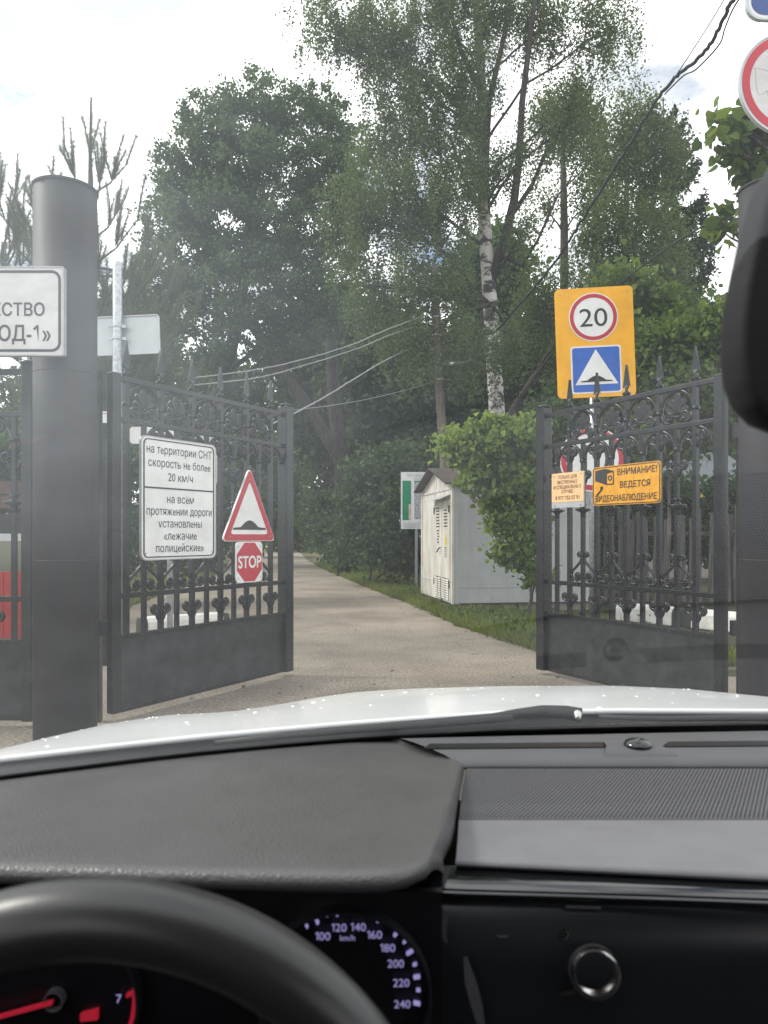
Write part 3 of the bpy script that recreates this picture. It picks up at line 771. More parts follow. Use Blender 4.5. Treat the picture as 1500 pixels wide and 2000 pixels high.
hs_ = s_ / 0.62
MB().prism([(x * hs_, z * hs_) for x, z in hump], -0.0045, -0.0015).build('hump_symbol', 'sign_black', e2)

e3, w3, ym = leaf_sign('stop_sign', gate_l, LH, la, 461, 512, 1.0, 'small white plate with a red STOP octagon under the triangle', 'road sign', False, 0.09)
zt, zb = CZ - (1058 - HY) / F * ym, CZ - (1137 - HY) / F * ym
H = zt - zb; W = w3; e3.location.z = (zt + zb) / 2
MB().prism(rrect(W, H, 0.04), -0.002, 0.012).build('panel', 'sign_white', e3)
oc = lambda w, h: [(w / 2 * math.sin(R(22.5 + 45 * i)) / math.cos(R(22.5)), h / 2 * math.cos(R(22.5 + 45 * i)) / math.cos(R(22.5))) for i in range(8)]
MB().prism(oc(W * 0.95, H * 0.95), -0.0045, -0.0015).build('octagon', 'sign_red', e3)
lettering(e3, [('STOP', 0, -H * 0.14, H * 0.29, W * 0.88, 'c')], 'sign_white', -0.007, bold=0.025)

# --- signs on the right gate leaf
e4, w4, ym = leaf_sign('surveillance_sign', gate_r, RH, ra, 1158, 1291, 1.7, 'yellow sign with a black camera drawing and Cyrillic warning on the right gate leaf', 'sign', True, 0.085)
H = 0.335; W = w4
e4.location.z = CZ - (946 - HY) / F * ym
MB().prism(rrect(W, H, 0.035), -0.003, 0.010).build('panel', 'warn_yellow', e4)
MB().ring(rrect(W - .012, H - .014, 0.032), rrect(W - .026, H - .026, 0.026), -0.0055, -0.002).build('border', 'sign_black', e4)
lx = W / 0.62
lettering(e4, [('ВНИМАНИЕ!', W * 0.17, H * 0.245, 0.052, W * 0.56, 'c'), ('ВЕДЕТСЯ', W * 0.145, -H * 0.075, 0.050, W * 0.43, 'c'), ('ВИДЕОНАБЛЮДЕНИЕ', 0, -H * 0.40, 0.050, W * 0.90, 'c')], 'sign_black', -0.0055, bold=0.014)
cb = MB()
q = lambda pts: [(x * W, z * H) for x, z in pts]
cb.prism(q([(-.455, .40), (-.30, .44), (-.165, .36), (-.275, .30), (-.275, .02), (-.455, .14)]), -0.0055, -0.002)
cb.ring(q([(-.283, .36), (-.165, .36), (-.165, .02), (-.283, .02)]), q([(-.270, .33), (-.178, .33), (-.178, .05), (-.270, .05)]), -0.0058, -0.002)
cb.ring(circ(0.033 * W, 18, -.224 * W, .19 * H, 1.0), circ(0.018 * W, 18, -.224 * W, .19 * H), -0.0055, -0.002)
cb.prism(q([(-.375, -.02), (-.335, .0), (-.335, -.09), (-.42, -.25), (-.445, -.22), (-.375, -.10)]), -0.0055, -0.002)
cb.build('camera_symbol', 'sign_black', e4)
e5, w5, ym = leaf_sign('phone_notice', gate_r, RH, ra, 1078, 1141, 1.7, 'small beige notice with brown text and phone number near the right gate post', 'sign', True, 0.085)
W = w5; H = 0.32; e5.location.z = CZ - (957 - HY) / F * ym
MB().prism(rrect(W, H, 0.012), -0.002, 0.012).build('panel', 'sign_back', e5)
MB().prism(rrect(W * .99, H * .84, 0.004, 0, H * .08), -0.0045, -0.0015).build('print_sheet', 'beige_sign', e5)
lettering(e5, [('ТОЛЬКО ДЛЯ', 0, H * .33, 0.030, W * .58, 'c'), ('ЭКСТРЕННЫХ', 0, H * .185, 0.030, W * .64, 'c'), ('И СПЕЦИАЛЬНЫХ', 0, H * .045, 0.030, W * .86, 'c'), ('СЛУЖБ', 0, -H * .09, 0.030, W * .36, 'c'),
               ('8 977 752 07 91', 0, -H * .27, 0.034, W * .74, 'c'), ('"', -W * .42, H * .34, 0.03, None, 'c'), ('"', W * .42, H * .36, 0.03, None, 'c')], 'brown_ink', -0.0062, bold=0.012)

# --- yellow backed speed limit sign with its post, behind the right gate leaf
Ys = 8.7; s = Ys / F
yp = empty('speed_sign_post', ((1160 - CX) * s, Ys + 0.05, 0)); tag(yp, 'grey steel post behind the right gate leaf carrying two road signs', 'sign post')
MB().lathe([(0.042, 0), (0.042, 2.1), (0.038, 2.12), (0.038, 3.95)], n=14).build('pole', 'galvanised', yp, True)
for z in (2.0, 2.45, 3.3, 3.8):
    MB().box(-0.05, 0.05, -0.045, 0.045, z, z + 0.03).build('clamp', 'galvanised', yp)
ys = sign_root('speed_limit_sign', P(1162.5, 668.5, Ys - 0.05), R(-3), 'yellow board with a speed limit of 20 above a blue speed hump sign', 'road sign')
ys.rotation_euler = (0, R(-2.0), R(-4))
W, H = 149 * s, 213 * s
MB().prism(rrect(W, H, 0.055), -0.003, 0.025).build('panel', 'sign_yellow', ys)
MB().prism(circ(47 * s, 48, -2 * s, 49 * s), -0.0055, -0.002).build('white_disc', 'sign_white', ys)
MB().ring(circ(45 * s, 48, -2 * s, 49 * s), circ(38 * s, 48, -2 * s, 49 * s), -0.008, -0.005).build('red_ring', 'sign_red', ys)
lettering(ys, [('20', -2 * s, 31 * s, 35 * s, 53 * s, 'c')], 'sign_black', -0.008, bold=0.0)
MB().prism(rrect(96 * s, 92 * s, 0.03, 0, -53 * s), -0.0055, -0.002).build('white_square', 'sign_white', ys)
MB().prism(rrect(90 * s, 86 * s, 0.025, 0, -53 * s), -0.008, -0.005).build('blue_square', 'sign_blue', ys)
MB().prism([(0, -14 * s), (41 * s, -82 * s), (-41 * s, -82 * s)], -0.0105, -0.0075).build('white_triangle', 'sign_white', ys)
hp = [(-30, -77), (-30, -75), (-20, -74)] + [(-18 + 36 * i / 12, -74 + 9 * math.sin(math.pi * i / 12)) for i in range(13)] + [(20, -74), (30, -75), (30, -77)]
MB().prism([(x * s, z * s) for x, z in hp], -0.013, -0.010).build('hump_symbol', 'sign_black', ys)
rs = sign_root('weight_limit_sign', P(1157, 897, Ys - 0.06), R(-3), 'round red ringed white sign half hidden behind the right gate leaf', 'road sign')
rr_ = 63 * s
MB().prism(circ(rr_, 48), -0.003, 0.012).build('panel', 'sign_white', rs)
MB().ring(circ(rr_ * .955, 48), circ(rr_ * .80, 48), -0.0055, -0.002).build('red_ring', 'sign_red', rs)
lettering(rs, [('\U0001D7E30', 2 * s, -24 * s, 50 * s, 60 * s, 'c')], 'sign_black', -0.0055, bold=0.012)

def bolts(root, pts, y=-0.004, r=0.008):
    for x, z in pts: MB().prism(circ(r, 6, x, z), y - 0.004, y + .002).build('bolt', 'galvanised', root)
bolts(ys, [(sx * 64 * s, sz * 96 * s) for sx in (-1, 1) for sz in (-1, 1)])
bolts(e2, [(0, s_ * k_ * .50), (-s_ * .36, -s_ * k_ * .27), (s_ * .36, -s_ * k_ * .27)], -0.005, .007)
bolts(e3, [(-w3 * .42, .14), (w3 * .42, .14), (-w3 * .42, -.14), (w3 * .42, -.14)], -0.003, .006)
bolts(e4, [(-w4 * .46, -.14), (w4 * .46, -.14), (w4 * .46, .14)], -0.004, .006)
bolts(e5, [(-w5 * .40, -.14), (w5 * .40, -.14)], -0.003, .008)
# --- galvanised post with a sign seen from behind, left
Yb = 6.9; s = Yb / F
gp = empty('rear_sign_post', ((229.5 - CX) * s, Yb, 0)); tag(gp, 'galvanised steel post behind the left gate leaf with a sign seen from behind', 'sign post')
MB().lathe([(0.043, 0), (0.043, CZ + (HY - 514) * s), (0.036, CZ + (HY - 512) * s)], n=16).build('pole', 'galvanised', gp, True)
zc = CZ + (HY - 652) * s
bk = sign_root('reversed_sign', ((236 - CX) * s, Yb + 0.06, zc), R(-3), 'blank grey metal back of a rectangular sign left of the gate', 'road sign')
bk.rotation_euler = (0, R(-2), R(-2))
MB().prism(rrect(146 * s, 76 * s, 0.03), 0.0, 0.006).build('panel', 'sign_back', bk)
MB().ring(rrect(147 * s, 77 * s, 0.032), rrect(143 * s, 73 * s, 0.026), -0.012, 0.008).build('rim', 'sign_back', bk)
for y_ in (638, 662):
    z = CZ + (HY - y_) * s
    b = MB(); b.lathe([(0.046, z - .012), (0.048, z), (0.046, z + .012)], 0, 0, 16); b.box(0.045, 0.085, -0.012, 0.012, z - .014, z + .014); b.box(-0.085, -0.045, -0.010, 0.010, z - .010, z + .010)
    b.build('clamp', 'galvanised', gp)
# small back sign and cabinet further behind
b2 = empty('barrier_cabinet', P(205, 905, 7.6) - Vector((0, 0, CZ - (905 - HY) / F * 7.6))); tag(b2, 'narrow dark barrier cabinet with a white top beside the left pillar', 'cabinet')
z0 = CZ - (842 - HY) / F * 7.6; z1 = CZ - (808 - HY) / F * 7.6
MB().box(-0.06, 0.14, -0.02, 0.2, z0, z1).build('white_box', 'sign_white', b2, bevel=0.01)
MB().box(-0.05, 0.13, 0.0, 0.18, 0, z0).build('column', 'plate_paint', b2, bevel=0.01)
MB().box(-0.065, 0.145, -0.025, 0.205, z1 + .002, z1 + 0.02).build('lid', 'sign_white', b2)
wb = sign_root('white_back_plate', P(330, 915, 9.2), 0, 'white plate half hidden behind the white text board on the left gate', 'sign')
MB().prism(rrect(0.62, 0.21, 0.04, -0.18, 0.415), 0, 0.01).build('panel', 'sign_white', wb)
MB().prism(rrect(0.36, 0.62, 0.05, 0.42, 0.1), 0.003, 0.012).build('side_panel', 'sign_back', wb)
MB().box(-0.03, 0.03, 0.015, 0.07, -wb.location.z, 0.4).build('post', 'galvanised', wb)

# --- round sign and blue sign above the right pillar
Yr = 4.50; s = Yr / F
rp_ = empty('sign_mast', ((1548 - CX) * s, Yr + 0.2, 0)); tag(rp_, 'steel mast on the right pillar holding the round and blue signs', 'sign post')
MB().lathe([(0.03, 3.59), (0.03, 4.95)], n=12).build('pole', 'galvanised', rp_, True)
MB().box(-0.05, 0.05, -0.02, 0.02, 3.589, 3.605).build('foot_plate', 'galvanised', rp_)
ne = sign_root('no_entry_sign', P(1541, 165, Yr), R(4), 'round white sign with red ring and cracked face above the right pillar', 'road sign')
r_ = 100 * s
MB().prism(circ(r_, 64), -0.002, 0.012).build('panel', 'sign_dirty', ne)
MB().ring(circ(r_ * .955, 64), circ(r_ * .80, 64), -0.0045, -0.0015).build('red_ring', 'sign_red', ne)
MB().ring(circ(r_ * 1.012, 64), circ(r_ * .985, 64), -0.006, 0.02).build('rim', 'sign_back', ne)
bs = sign_root('blue_sign', P(1540, -35, Yr), R(4), 'dark blue sign with white rim cut off at the top right corner', 'road sign')
MB().prism(rrect(168 * s, 150 * s, 0.09), -0.002, 0.012).build('panel', 'sign_white', bs)
MB().prism(rrect(152 * s, 134 * s, 0.075), -0.005, -0.0015).build('blue_field', 'deep_blue', bs)
MB().ring(rrect(172 * s, 154 * s, 0.092), rrect(164 * s, 146 * s, 0.086), -0.006, 0.02).build('rim', 'sign_back', bs)
# cracked film on the round sign: thin raised cracks
ck = MB(); rc = random.Random(5)
nodes_ = [(-0.20 + 0.075 * i + rc.uniform(-.02, .02), -0.2 + 0.07 * j + rc.uniform(-.018, .018)) for j in range(6) for i in range(6)]
for j in range(6):
    for i in range(6):
        a = nodes_[j * 6 + i]
        for k in ((i + 1, j), (i, j + 1)):
            if k[0] < 6 and k[1] < 6 and rc.random() < 0.72:
                b = nodes_[k[1] * 6 + k[0]]
                if math.hypot(*a) < r_ * .77 and math.hypot(*b) < r_ * .77:
                    mp = ((a[0] + b[0]) / 2 + rc.uniform(-.008, .008), (a[1] + b[1]) / 2 + rc.uniform(-.008, .008))
                    ck.tube([(a[0], -0.002, a[1]), (mp[0], -0.002, mp[1]), (b[0], -0.002, b[1])], 0.0009, 3)
ck.build('cracks', 'slot_dark', ne)

# ================================================================== TRANSFORMER KIOSK
ks = empty('transformer_kiosk', (1.215, 12.96, 0), R(9.3))
tag(ks, 'white metal transformer kiosk with pitched brown roof beside the road', 'kiosk')
D, WD, EZ, AZ, PZ = 2.57, 2.6, 2.25, 2.60, 0.13       # front length (y), depth (x), eave, apex, plinth
MB().box(0.05, WD - .05, 0.05, D - .05, -0.01, PZ).build('plinth', 'concrete', ks)
b = MB(); b.add([(0, 0, PZ), (0, D, PZ), (0, D, EZ), (0, D / 2, AZ), (0, 0, EZ)], [(0, 4, 3, 2, 1)]); b.build('front_wall', 'kiosk_white', ks)
b = MB(); b.add([(0, 0, PZ), (WD, 0, PZ), (WD, 0, EZ), (0, 0, EZ)], [(0, 1, 2, 3)]); b.build('side_wall', 'kiosk_shade_grey', ks)
b = MB(); b.add([(0, D, PZ), (WD, D, PZ), (WD, D, EZ), (0, D, EZ)], [(3, 2, 1, 0)]); b.build('side_wall', 'kiosk_shade_grey', ks)
b = MB(); b.add([(WD, 0, PZ), (WD, D, PZ), (WD, D, EZ), (WD, D / 2, AZ), (WD, 0, EZ)], [(0, 1, 2, 3, 4)]); b.build('back_wall', 'kiosk_shade_grey', ks)
for sgn in (0, 1):
    ya, yb = (-0.10, D / 2) if sgn == 0 else (D + 0.10, D / 2)
    za = EZ - 0.10 * (AZ - EZ) / (D / 2) + .012; zb = AZ + .012
    b = MB(); xs0, xs1 = -0.16, WD + 0.12
    b.add([(xs0, ya, za), (xs1, ya, za), (xs1, yb, zb), (xs0, yb, zb), (xs0, ya, za + .03), (xs1, ya, za + .03), (xs1, yb, zb + .03), (xs0, yb, zb + .03)],
          [(0, 3, 2, 1), (4, 5, 6, 7), (0, 1, 5, 4), (1, 2, 6, 5), (2, 3, 7, 6), (3, 0, 4, 7)])
    b.build('roof_slope', 'roof_brown', ks)
def trim(name, x0, x1, y0, y1, z0, z1, m='kiosk_white'): return MB().box(x0, x1, y0, y1, z0, z1).build(name, m, ks, bevel=0.003)
trim('corner_post', -0.025, 0.02, -0.015, 0.085, PZ, EZ); trim('corner_post', -0.022, 0.02, D - .09, D + .012, PZ, EZ)
trim('corner_flashing', 0.03, 0.10, -0.012, -0.001, PZ, EZ, 'kiosk_shade_grey')
trim('gable_band', -0.018, 0.004, 0.085, D - .09, 2.165, 2.215)
trim('gable_strip', -0.014, 0.004, D / 2 - .03, D / 2 + .03, 2.217, AZ - 0.02)
trim('wall_strip', -0.012, 0.004, 1.36, 1.42, PZ, 2.163)
trim('base_seam', -0.010, 0.004, 1.43, D - .095, 0.46, 0.485)
trim('base_seam', 0.11, WD - .02, -0.008, 0.002, 0.42, 0.435, 'kiosk_shade_grey')
for x_ in (1.36,): trim('wall_strip', x_, x_ + .03, -0.006, 0.002, 0.437, EZ - .02, 'kiosk_shade_grey')
trim('rust_skirt', 0.0, WD, -0.004, 0.004, PZ - .012, PZ + .02, 'roof_brown')
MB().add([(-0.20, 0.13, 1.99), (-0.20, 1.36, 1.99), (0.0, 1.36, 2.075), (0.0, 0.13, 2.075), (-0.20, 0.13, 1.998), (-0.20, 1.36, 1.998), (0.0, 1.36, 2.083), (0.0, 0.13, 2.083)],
         [(0, 3, 2, 1), (4, 5, 6, 7), (0, 1, 5, 4), (1, 2, 6, 5), (2, 3, 7, 6), (3, 0, 4, 7)]).build('door_canopy', 'kiosk_shade_grey', ks)
for i, (y0, y1) in enumerate(((0.15, 0.715), (0.735, 1.32))):
    d = trim('door', -0.028, 0.003, y0, y1, PZ + .02, 1.985)
    ym_ = (y0 + y1) / 2
    for k in range(7 if i else 6):
        z = 1.50 + 0.058 * k
        MB().box(-0.034, -0.0285, ym_ - 0.12, ym_ + 0.12, z, z + 0.022).build('louvre', 'slot_dark', d)
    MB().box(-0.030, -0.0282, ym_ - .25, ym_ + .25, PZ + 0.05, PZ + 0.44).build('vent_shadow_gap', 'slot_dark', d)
    for k in range(9):
        z = PZ + 0.06 + 0.042 * k
        for u in (-.13, .13):
            MB().add([(-0.046, ym_ + u - 0.115, z), (-0.046, ym_ + u + 0.115, z), (-0.031, ym_ + u + 0.115, z + .028), (-0.031, ym_ + u - 0.115, z + .028)], [(0, 1, 2, 3)]).build('vent_louvre', 'kiosk_white', d)
    for z in (0.4, 1.75):
        yy = y0 + .01 if i == 0 else y1 - .01
        MB().lathe([(0.014, z), (0.014, z + 0.13)], -0.035, yy, 8).build('hinge', 'slot_dark', d)
    if i == 0:
        MB().add([(-0.031, ym_ - .10, 1.17), (-0.031, ym_ + .10, 1.17), (-0.031, ym_, 1.40)], [(0, 2, 1)]).build('warning_triangle', 'warn_lemon', d)
        b = MB()
        for k in range(6): b.box(-0.031, -0.029, ym_ - .10 + .01 * (k % 3), ym_ + .10 - .02 * (k % 2), 1.12 - .035 * k, 1.132 - .035 * k)
        b.build('stencil_print', 'slot_dark', d)
    else:
        b = MB(); b.tube([(-0.035, 0.80, 1.12), (-0.07, 0.80, 1.10), (-0.075, 0.92, 1.03)], 0.013, 6); b.build('handle', 'slot_dark', d)
        b = MB()
        for k in range(5): b.box(-0.031, -0.029, ym_ - .09 + .03 * (k % 2), ym_ + .08 - .03 * (k % 3), 1.42 - .055 * k, 1.445 - .055 * k)
        b.build('stencil_print', 'slot_dark', d)
MB().box(-0.04, -0.027, 0.66, 0.76, PZ - .02, PZ + .05).build('latch_plate', 'slot_dark', ks)

# ================================================================== INFORMATION BOARD behind the kiosk
Yi = 17.6; s = Yi / F
ib = empty('information_board', ((842 - CX) * s, Yi, 0), R(2)); tag(ib, 'white information board with green field partly hidden behind the kiosk', 'notice board')
zt = CZ + (HY - 922) * s; zb = CZ + (HY - 1033) * s; W = 118 * s
MB().box(-W / 2, W / 2, 0, 0.03, zb, zt).build('panel', 'sign_white', ib)
zi = lambda y: CZ + (HY - y) * s
xi = lambda x: (x - 842) * s
MB().box(xi(786), xi(803), -0.004, -0.001, zi(1016), zi(939)).build('green_field', 'board_green', ib)
MB().box(xi(798), xi(803), -0.007, -0.0045, zi(1016), zi(985)).build('beige_strip', 'board_beige', ib)
MB().box(xi(809), xi(895), -0.004, -0.001, zi(1014), zi(939)).build('plan_print', 'board_grey', ib)
MB().box(xi(809), xi(895), -0.007, -0.0045, zi(942), zi(939)).build('plan_header', 'board_green', ib)
lettering(ib, [('СНТ КРАСНО', xi(795), zi(931), 0.055, None, 'l'), ('САДОВ', xi(808), zi(937.5), 0.055, None, 'l')], 'board_grey', -0.004, bold=0.01)
b = MB()
for k in range(4): b.box(xi(788), xi(826 - 6 * (k % 2)), -0.004, -0.001, zi(1022 + 2.8 * k), zi(1021 + 2.8 * k))
b.build('small_print', 'board_grey', ib)
for u in (-.35, .35): MB().box(u - .03, u + .03, 0.032, 0.09, 0, zt - .1).build('leg', 'galvanised', ib)

# ================================================================== UTILITY POLE AND CABLES
Yp = 16.6
up = empty('utility_pole', P(872, 915, Yp) * 1.0 - Vector((0, 0, CZ - (915 - HY) / F * Yp)))
tag(up, 'weathered wooden utility pole rising behind the kiosk roof', 'utility pole')
def pw(px, py, Y=Yp): return P(px, py, Y)
b = MB(); b.tube([(up.location.x, Yp, -0.2), pw(868, 900), pw(858, 760), pw(850, 590), pw(848, 520)], [0.115, 0.105, 0.095, 0.085, 0.08], 12); b.build('shaft', 'pole_wood', up, True, True)
for y_ in (620, 655, 742):
    q_ = pw(850 + (y_ - 590) * .06, y_)
    MB().lathe([(0.105, q_.z - .02), (0.108, q_.z), (0.105, q_.z + .02)], q_.x, q_.y, 12).build('band', 'galvanised', up, world=True)
for px_, y_ in ((825, 633), (828, 671)):
    q_ = pw(px_, y_); r0 = pw(846, y_ + 4)
    b = MB(); b.tube([r0, q_], 0.018, 6); b.build('bracket_arm', 'cable', up, world=True)
    MB().lathe([(0.02, q_.z - .05), (0.045, q_.z - .03), (0.03, q_.z), (0.045, q_.z + .03), (0.02, q_.z + .05)], q_.x, q_.y, 10).build('insulator', 'porcelain', up, True, True)
def cable(name, pts, r, m, label, wob=0.0, group='overhead cables'):
    pts = [Vector(p) for p in pts]; rc = random.Random(len(label)); out = []
    n = 14; P_ = [pts[0]] + pts + [pts[-1]]
    for i in range(1, len(P_) - 2):
        for k in range(n):
            t = k / n; a, b_, c, d = P_[i - 1], P_[i], P_[i + 1], P_[i + 2]
            p = 0.5 * ((2 * b_) + (c - a) * t + (2 * a - 5 * b_ + 4 * c - d) * t * t + (3 * b_ - a - 3 * c + d) * t ** 3)
            out.append(p + Vector((rc.uniform(-wob, wob), 0, rc.uniform(-wob, wob))))
    out.append(pts[-1])
    o = MB().tube(out, r, 6).build(name, m, None, True)
    tag(o, label, 'cable', group); return o
cable('bundled_cable', [P(1470, -60, 7.0), P(1428, 5, 7.6), P(1382, 95, 8.4), P(1310, 160, 9.4), P(1270, 215, 10), P(1232, 278, 10.8), P(1188, 348, 11.6), P(1130, 440, 12.8), P(1085, 510, 13.9), P(1010, 600, 15.2), P(960, 650, 16.2), P(862, 672, 16.5)], 0.022, 'cable', 'thick twisted black cable bundle sagging from the top right corner', 0.012)
cable('thin_cable', [P(1485, -60, 7.05), P(1436, 10, 7.6), P(1416, 55, 8.0), P(1404, 88, 8.3), P(1360, 135, 8.9), P(1335, 148, 9.3), P(1300, 182, 9.8)], 0.009, 'cable', 'loose thin wire looping below the cable bundle', 0)
cable('straight_cable', [P(1440, -45, 7.1), P(1390, 40, 7.9), P(1345, 110, 8.7), P(1308, 166, 9.5)], 0.006, 'cable', 'straight thin wire left of the cable bundle', 0)
cable('branch_cable', [P(1470, 395, 7.5), P(1385, 435, 9.0), P(1295, 490, 10.8), P(1200, 560, 13.0), P(1080, 640, 16)], 0.013, 'cable', 'thin dark cable running down left from the right pillar top', 0.0)
cable('service_wire', [pw(825, 633), P(760, 655, 15.5), P(700, 680, 15), P(600, 712, 14), P(500, 738, 13), P(380, 752, 12)], 0.012, 'cable_grey', 'lower of two grey service wires crossing left from the pole', 0.004, 'service wires from the pole')
cable('service_wire', [pw(848, 610), P(765, 640, 15.4), P(690, 672, 14.6), P(600, 700, 13.8), P(500, 722, 13), P(380, 738, 12)], 0.012, 'cable_grey', 'upper of two grey service wires crossing left from the pole', 0.004, 'service wires from the pole')
cable('service_wire', [pw(828, 671), P(760, 700, 15.6), P(700, 735, 14.8), P(640, 772, 14), P(565, 812, 13), P(440, 870, 11.5)], 0.014, 'cable_grey', 'grey wire slanting steeply from the pole to the left gate post', 0.004, 'service wires from the pole')
cable('service_wire', [pw(858, 742), P(780, 765, 15.8), P(690, 785, 15), P(580, 800, 14), P(440, 812, 12.5)], 0.007, 'cable_grey', 'faint thin wire leaving the pole below the others', 0.0, 'service wires from the pole')

# ================================================================== KERB BLOCKS
def kerb_block(p0, p1, h, label):
    p0 = Vector((p0[0], p0[1])); p1 = Vector((p1[0], p1[1])); d = p1 - p0; L = d.length
    e = empty('kerb_block', ((p0.x + p1.x) / 2, (p0.y + p1.y) / 2, 0), math.atan2(d.y, d.x))
    tag(e, label, 'kerb block', 'painted concrete kerb blocks')
    prof = [(-0.14, 0.0), (-0.13, h * .75), (-0.09, h), (0.09, h), (0.13, h * .75), (0.14, 0.0)]
    def seg(x0, x1, k=1.0, taper=0.0):
        b = MB(); n = len(prof)
        vs = [(x0, y * k, z * k) for y, z in prof] + [(x1, y * k, z * k) for y, z in prof]
        b.add(vs, [tuple(range(n)), tuple(range(2 * n - 1, n - 1, -1))] + [((i + 1) % n, i, i + n, (i + 1) % n + n) for i in range(n)]); return b
    seg(-L / 2 + .09, L / 2 - .09).build('body', 'block_white', e, bevel=0.015)
    for a, b_ in ((-L / 2, -L / 2 + .088), (L / 2 - .088, L / 2)): seg(a, b_, 0.96).build('black_end', 'block_black', e, bevel=0.015)
kerb_block((-4.55, 8.95), (-3.42, 9.75), 0.25, 'white concrete kerb block nearest the left pillar behind the gate')
kerb_block((-3.28, 9.85), (-2.25, 10.55), 0.25, 'white concrete kerb block beside the road behind the left gate')
kerb_block((3.72, 11.85), (4.42, 10.95), 0.27, 'far white concrete kerb block behind the right gate leaf')
kerb_block((4.50, 10.85), (5.15, 10.0), 0.27, 'near white concrete kerb block behind the right gate leaf')

# ================================================================== OLD PLANK FENCE and house, right; red shed, left
pf = empty('plank_fence', (3.2, 14.6, 0), R(-8)); tag(pf, 'weathered grey board fence with gaps behind the right gate', 'fence')
rp2 = random.Random(11)
pk = MB().box(-0.05, 0.05, -0.011, 0.011, 0.0, 1.0).mesh('plank'); pk.materials.append(MATS['old_wood'])
x = 0.0
while x < 5.2:
    o = link('plank', pk, pf); o.location = (x, rp2.uniform(-.01, .01), 0.06); o.rotation_euler = (rp2.uniform(-.02, .02), rp2.uniform(-.025, .025), 0)
    o.scale = (rp2.uniform(.75, 1.15), 1, rp2.uniform(1.55, 1.9)); x += rp2.uniform(0.13, 0.20)
for z in (0.45, 1.35): MB().box(-0.1, 5.3, 0.027, 0.075, z, z + 0.07).build('fence_rail', 'old_wood', pf)
for x in (0.0, 1.75, 3.5, 5.2): MB().box(x - .05, x + .05, 0.08, 0.18, 0, 1.75).build('post', 'old_wood', pf)
hs = empty('house', (8.3, 21.5, 0), R(14)); tag(hs, 'low house with grey roof and yellow eaves behind the right gate', 'house')
MB().box(-3.2, 3.2, 0, 5, 0, 2.5).build('wall', 'house_wall', hs)
MB().add([(-3.6, -0.5, 2.55), (3.6, -0.5, 2.55), (3.6, 2.5, 4.3), (-3.6, 2.5, 4.3), (-3.6, 5.5, 2.55), (3.6, 5.5, 2.55)], [(0, 1, 2, 3), (3, 2, 5, 4)]).build('roof', 'house_roof', hs)
MB().box(-3.6, 3.6, -0.54, -0.505, 2.42, 2.56).build('eave_board', 'eave_yellow', hs)
MB().box(-3.6, 3.6, -0.50, -0.44, 2.30, 2.415).build('gutter', 'sign_white', hs)
w_ = MB().box(-1.2, 0.2, -0.03, 0.02, 0.9, 2.1).build('window', 'sign_white', hs); MB().box(-1.1, 0.1, -0.036, -0.031, 1.0, 2.0).build('pane', 'gloss_black', w_)
rs_ = empty('red_shelter', (-6.1, 8.6, 0)); tag(rs_, 'red boarded panel between brown timber posts behind the left fence', 'shelter')
for i in range(9):
    MB().box(-1.0 + i * .222, -0.785 + i * .222, 0, 0.03, 0.12, 0.92).build('red_board', 'red_paint', rs_, bevel=0.004)
for x in (-1.05, -0.04, 1.04, 1.98): MB().box(x - .075, x + .075, -0.08, 0.0, 0, 1.95).build('post', 'brown_wood', rs_)
for i in range(4): MB().box(1.0 + i * .222, 1.215 + i * .222, 0, 0.03, 0.12, 0.92).build('red_board', 'red_paint', rs_, bevel=0.004)
for z in (1.66, 1.83): MB().box(-1.2, 2.15, 0.002, 0.05, z, z + 0.15).build('beam', 'brown_wood', rs_)
MB().box(-1.0, 1.9, 0.10, 0.13, 1.28, 1.40).build('pale_board', 'sign_back', rs_)

# ================================================================== VEGETATION
LEAF = {   # outline templates: (x, y, z) with z a slight fold; y is the leaf's length, base at y = 0
 'dia': (np.array([(0, 0, 0), (.34, .45, .06), (0, 1, 0), (-.34, .45, .06)]), [(0, 1, 2, 3)]),
 'oval': (np.array([(0, 0, 0), (.30, .20, .05), (.36, .55, .07), (0, 1, 0), (-.36, .55, .07), (-.30, .20, .05)]), [(0, 1, 2, 3), (0, 3, 4, 5)]),
 'heart': (np.array([(0, 0, 0), (.30, -.06, .03), (.48, .22, .08), (.38, .60, .06), (0, 1.05, -.05), (-.38, .60, .06), (-.48, .22, .08), (-.30, -.06, .03), (0, .4, -.02)]),
           [(0, 1, 2, 8), (8, 2, 3, 4), (0, 8, 6, 7), (8, 4, 5, 6)]),
 'thin': (np.array([(-.035, 0, 0), (.035, 0, 0), (0, 1, 0)]), [(0, 1, 2)]),
 'needle': (np.array([(-.06, 0, 0), (.06, 0, 0), (0, 1, 0)]), [(0, 1, 2)]),
}
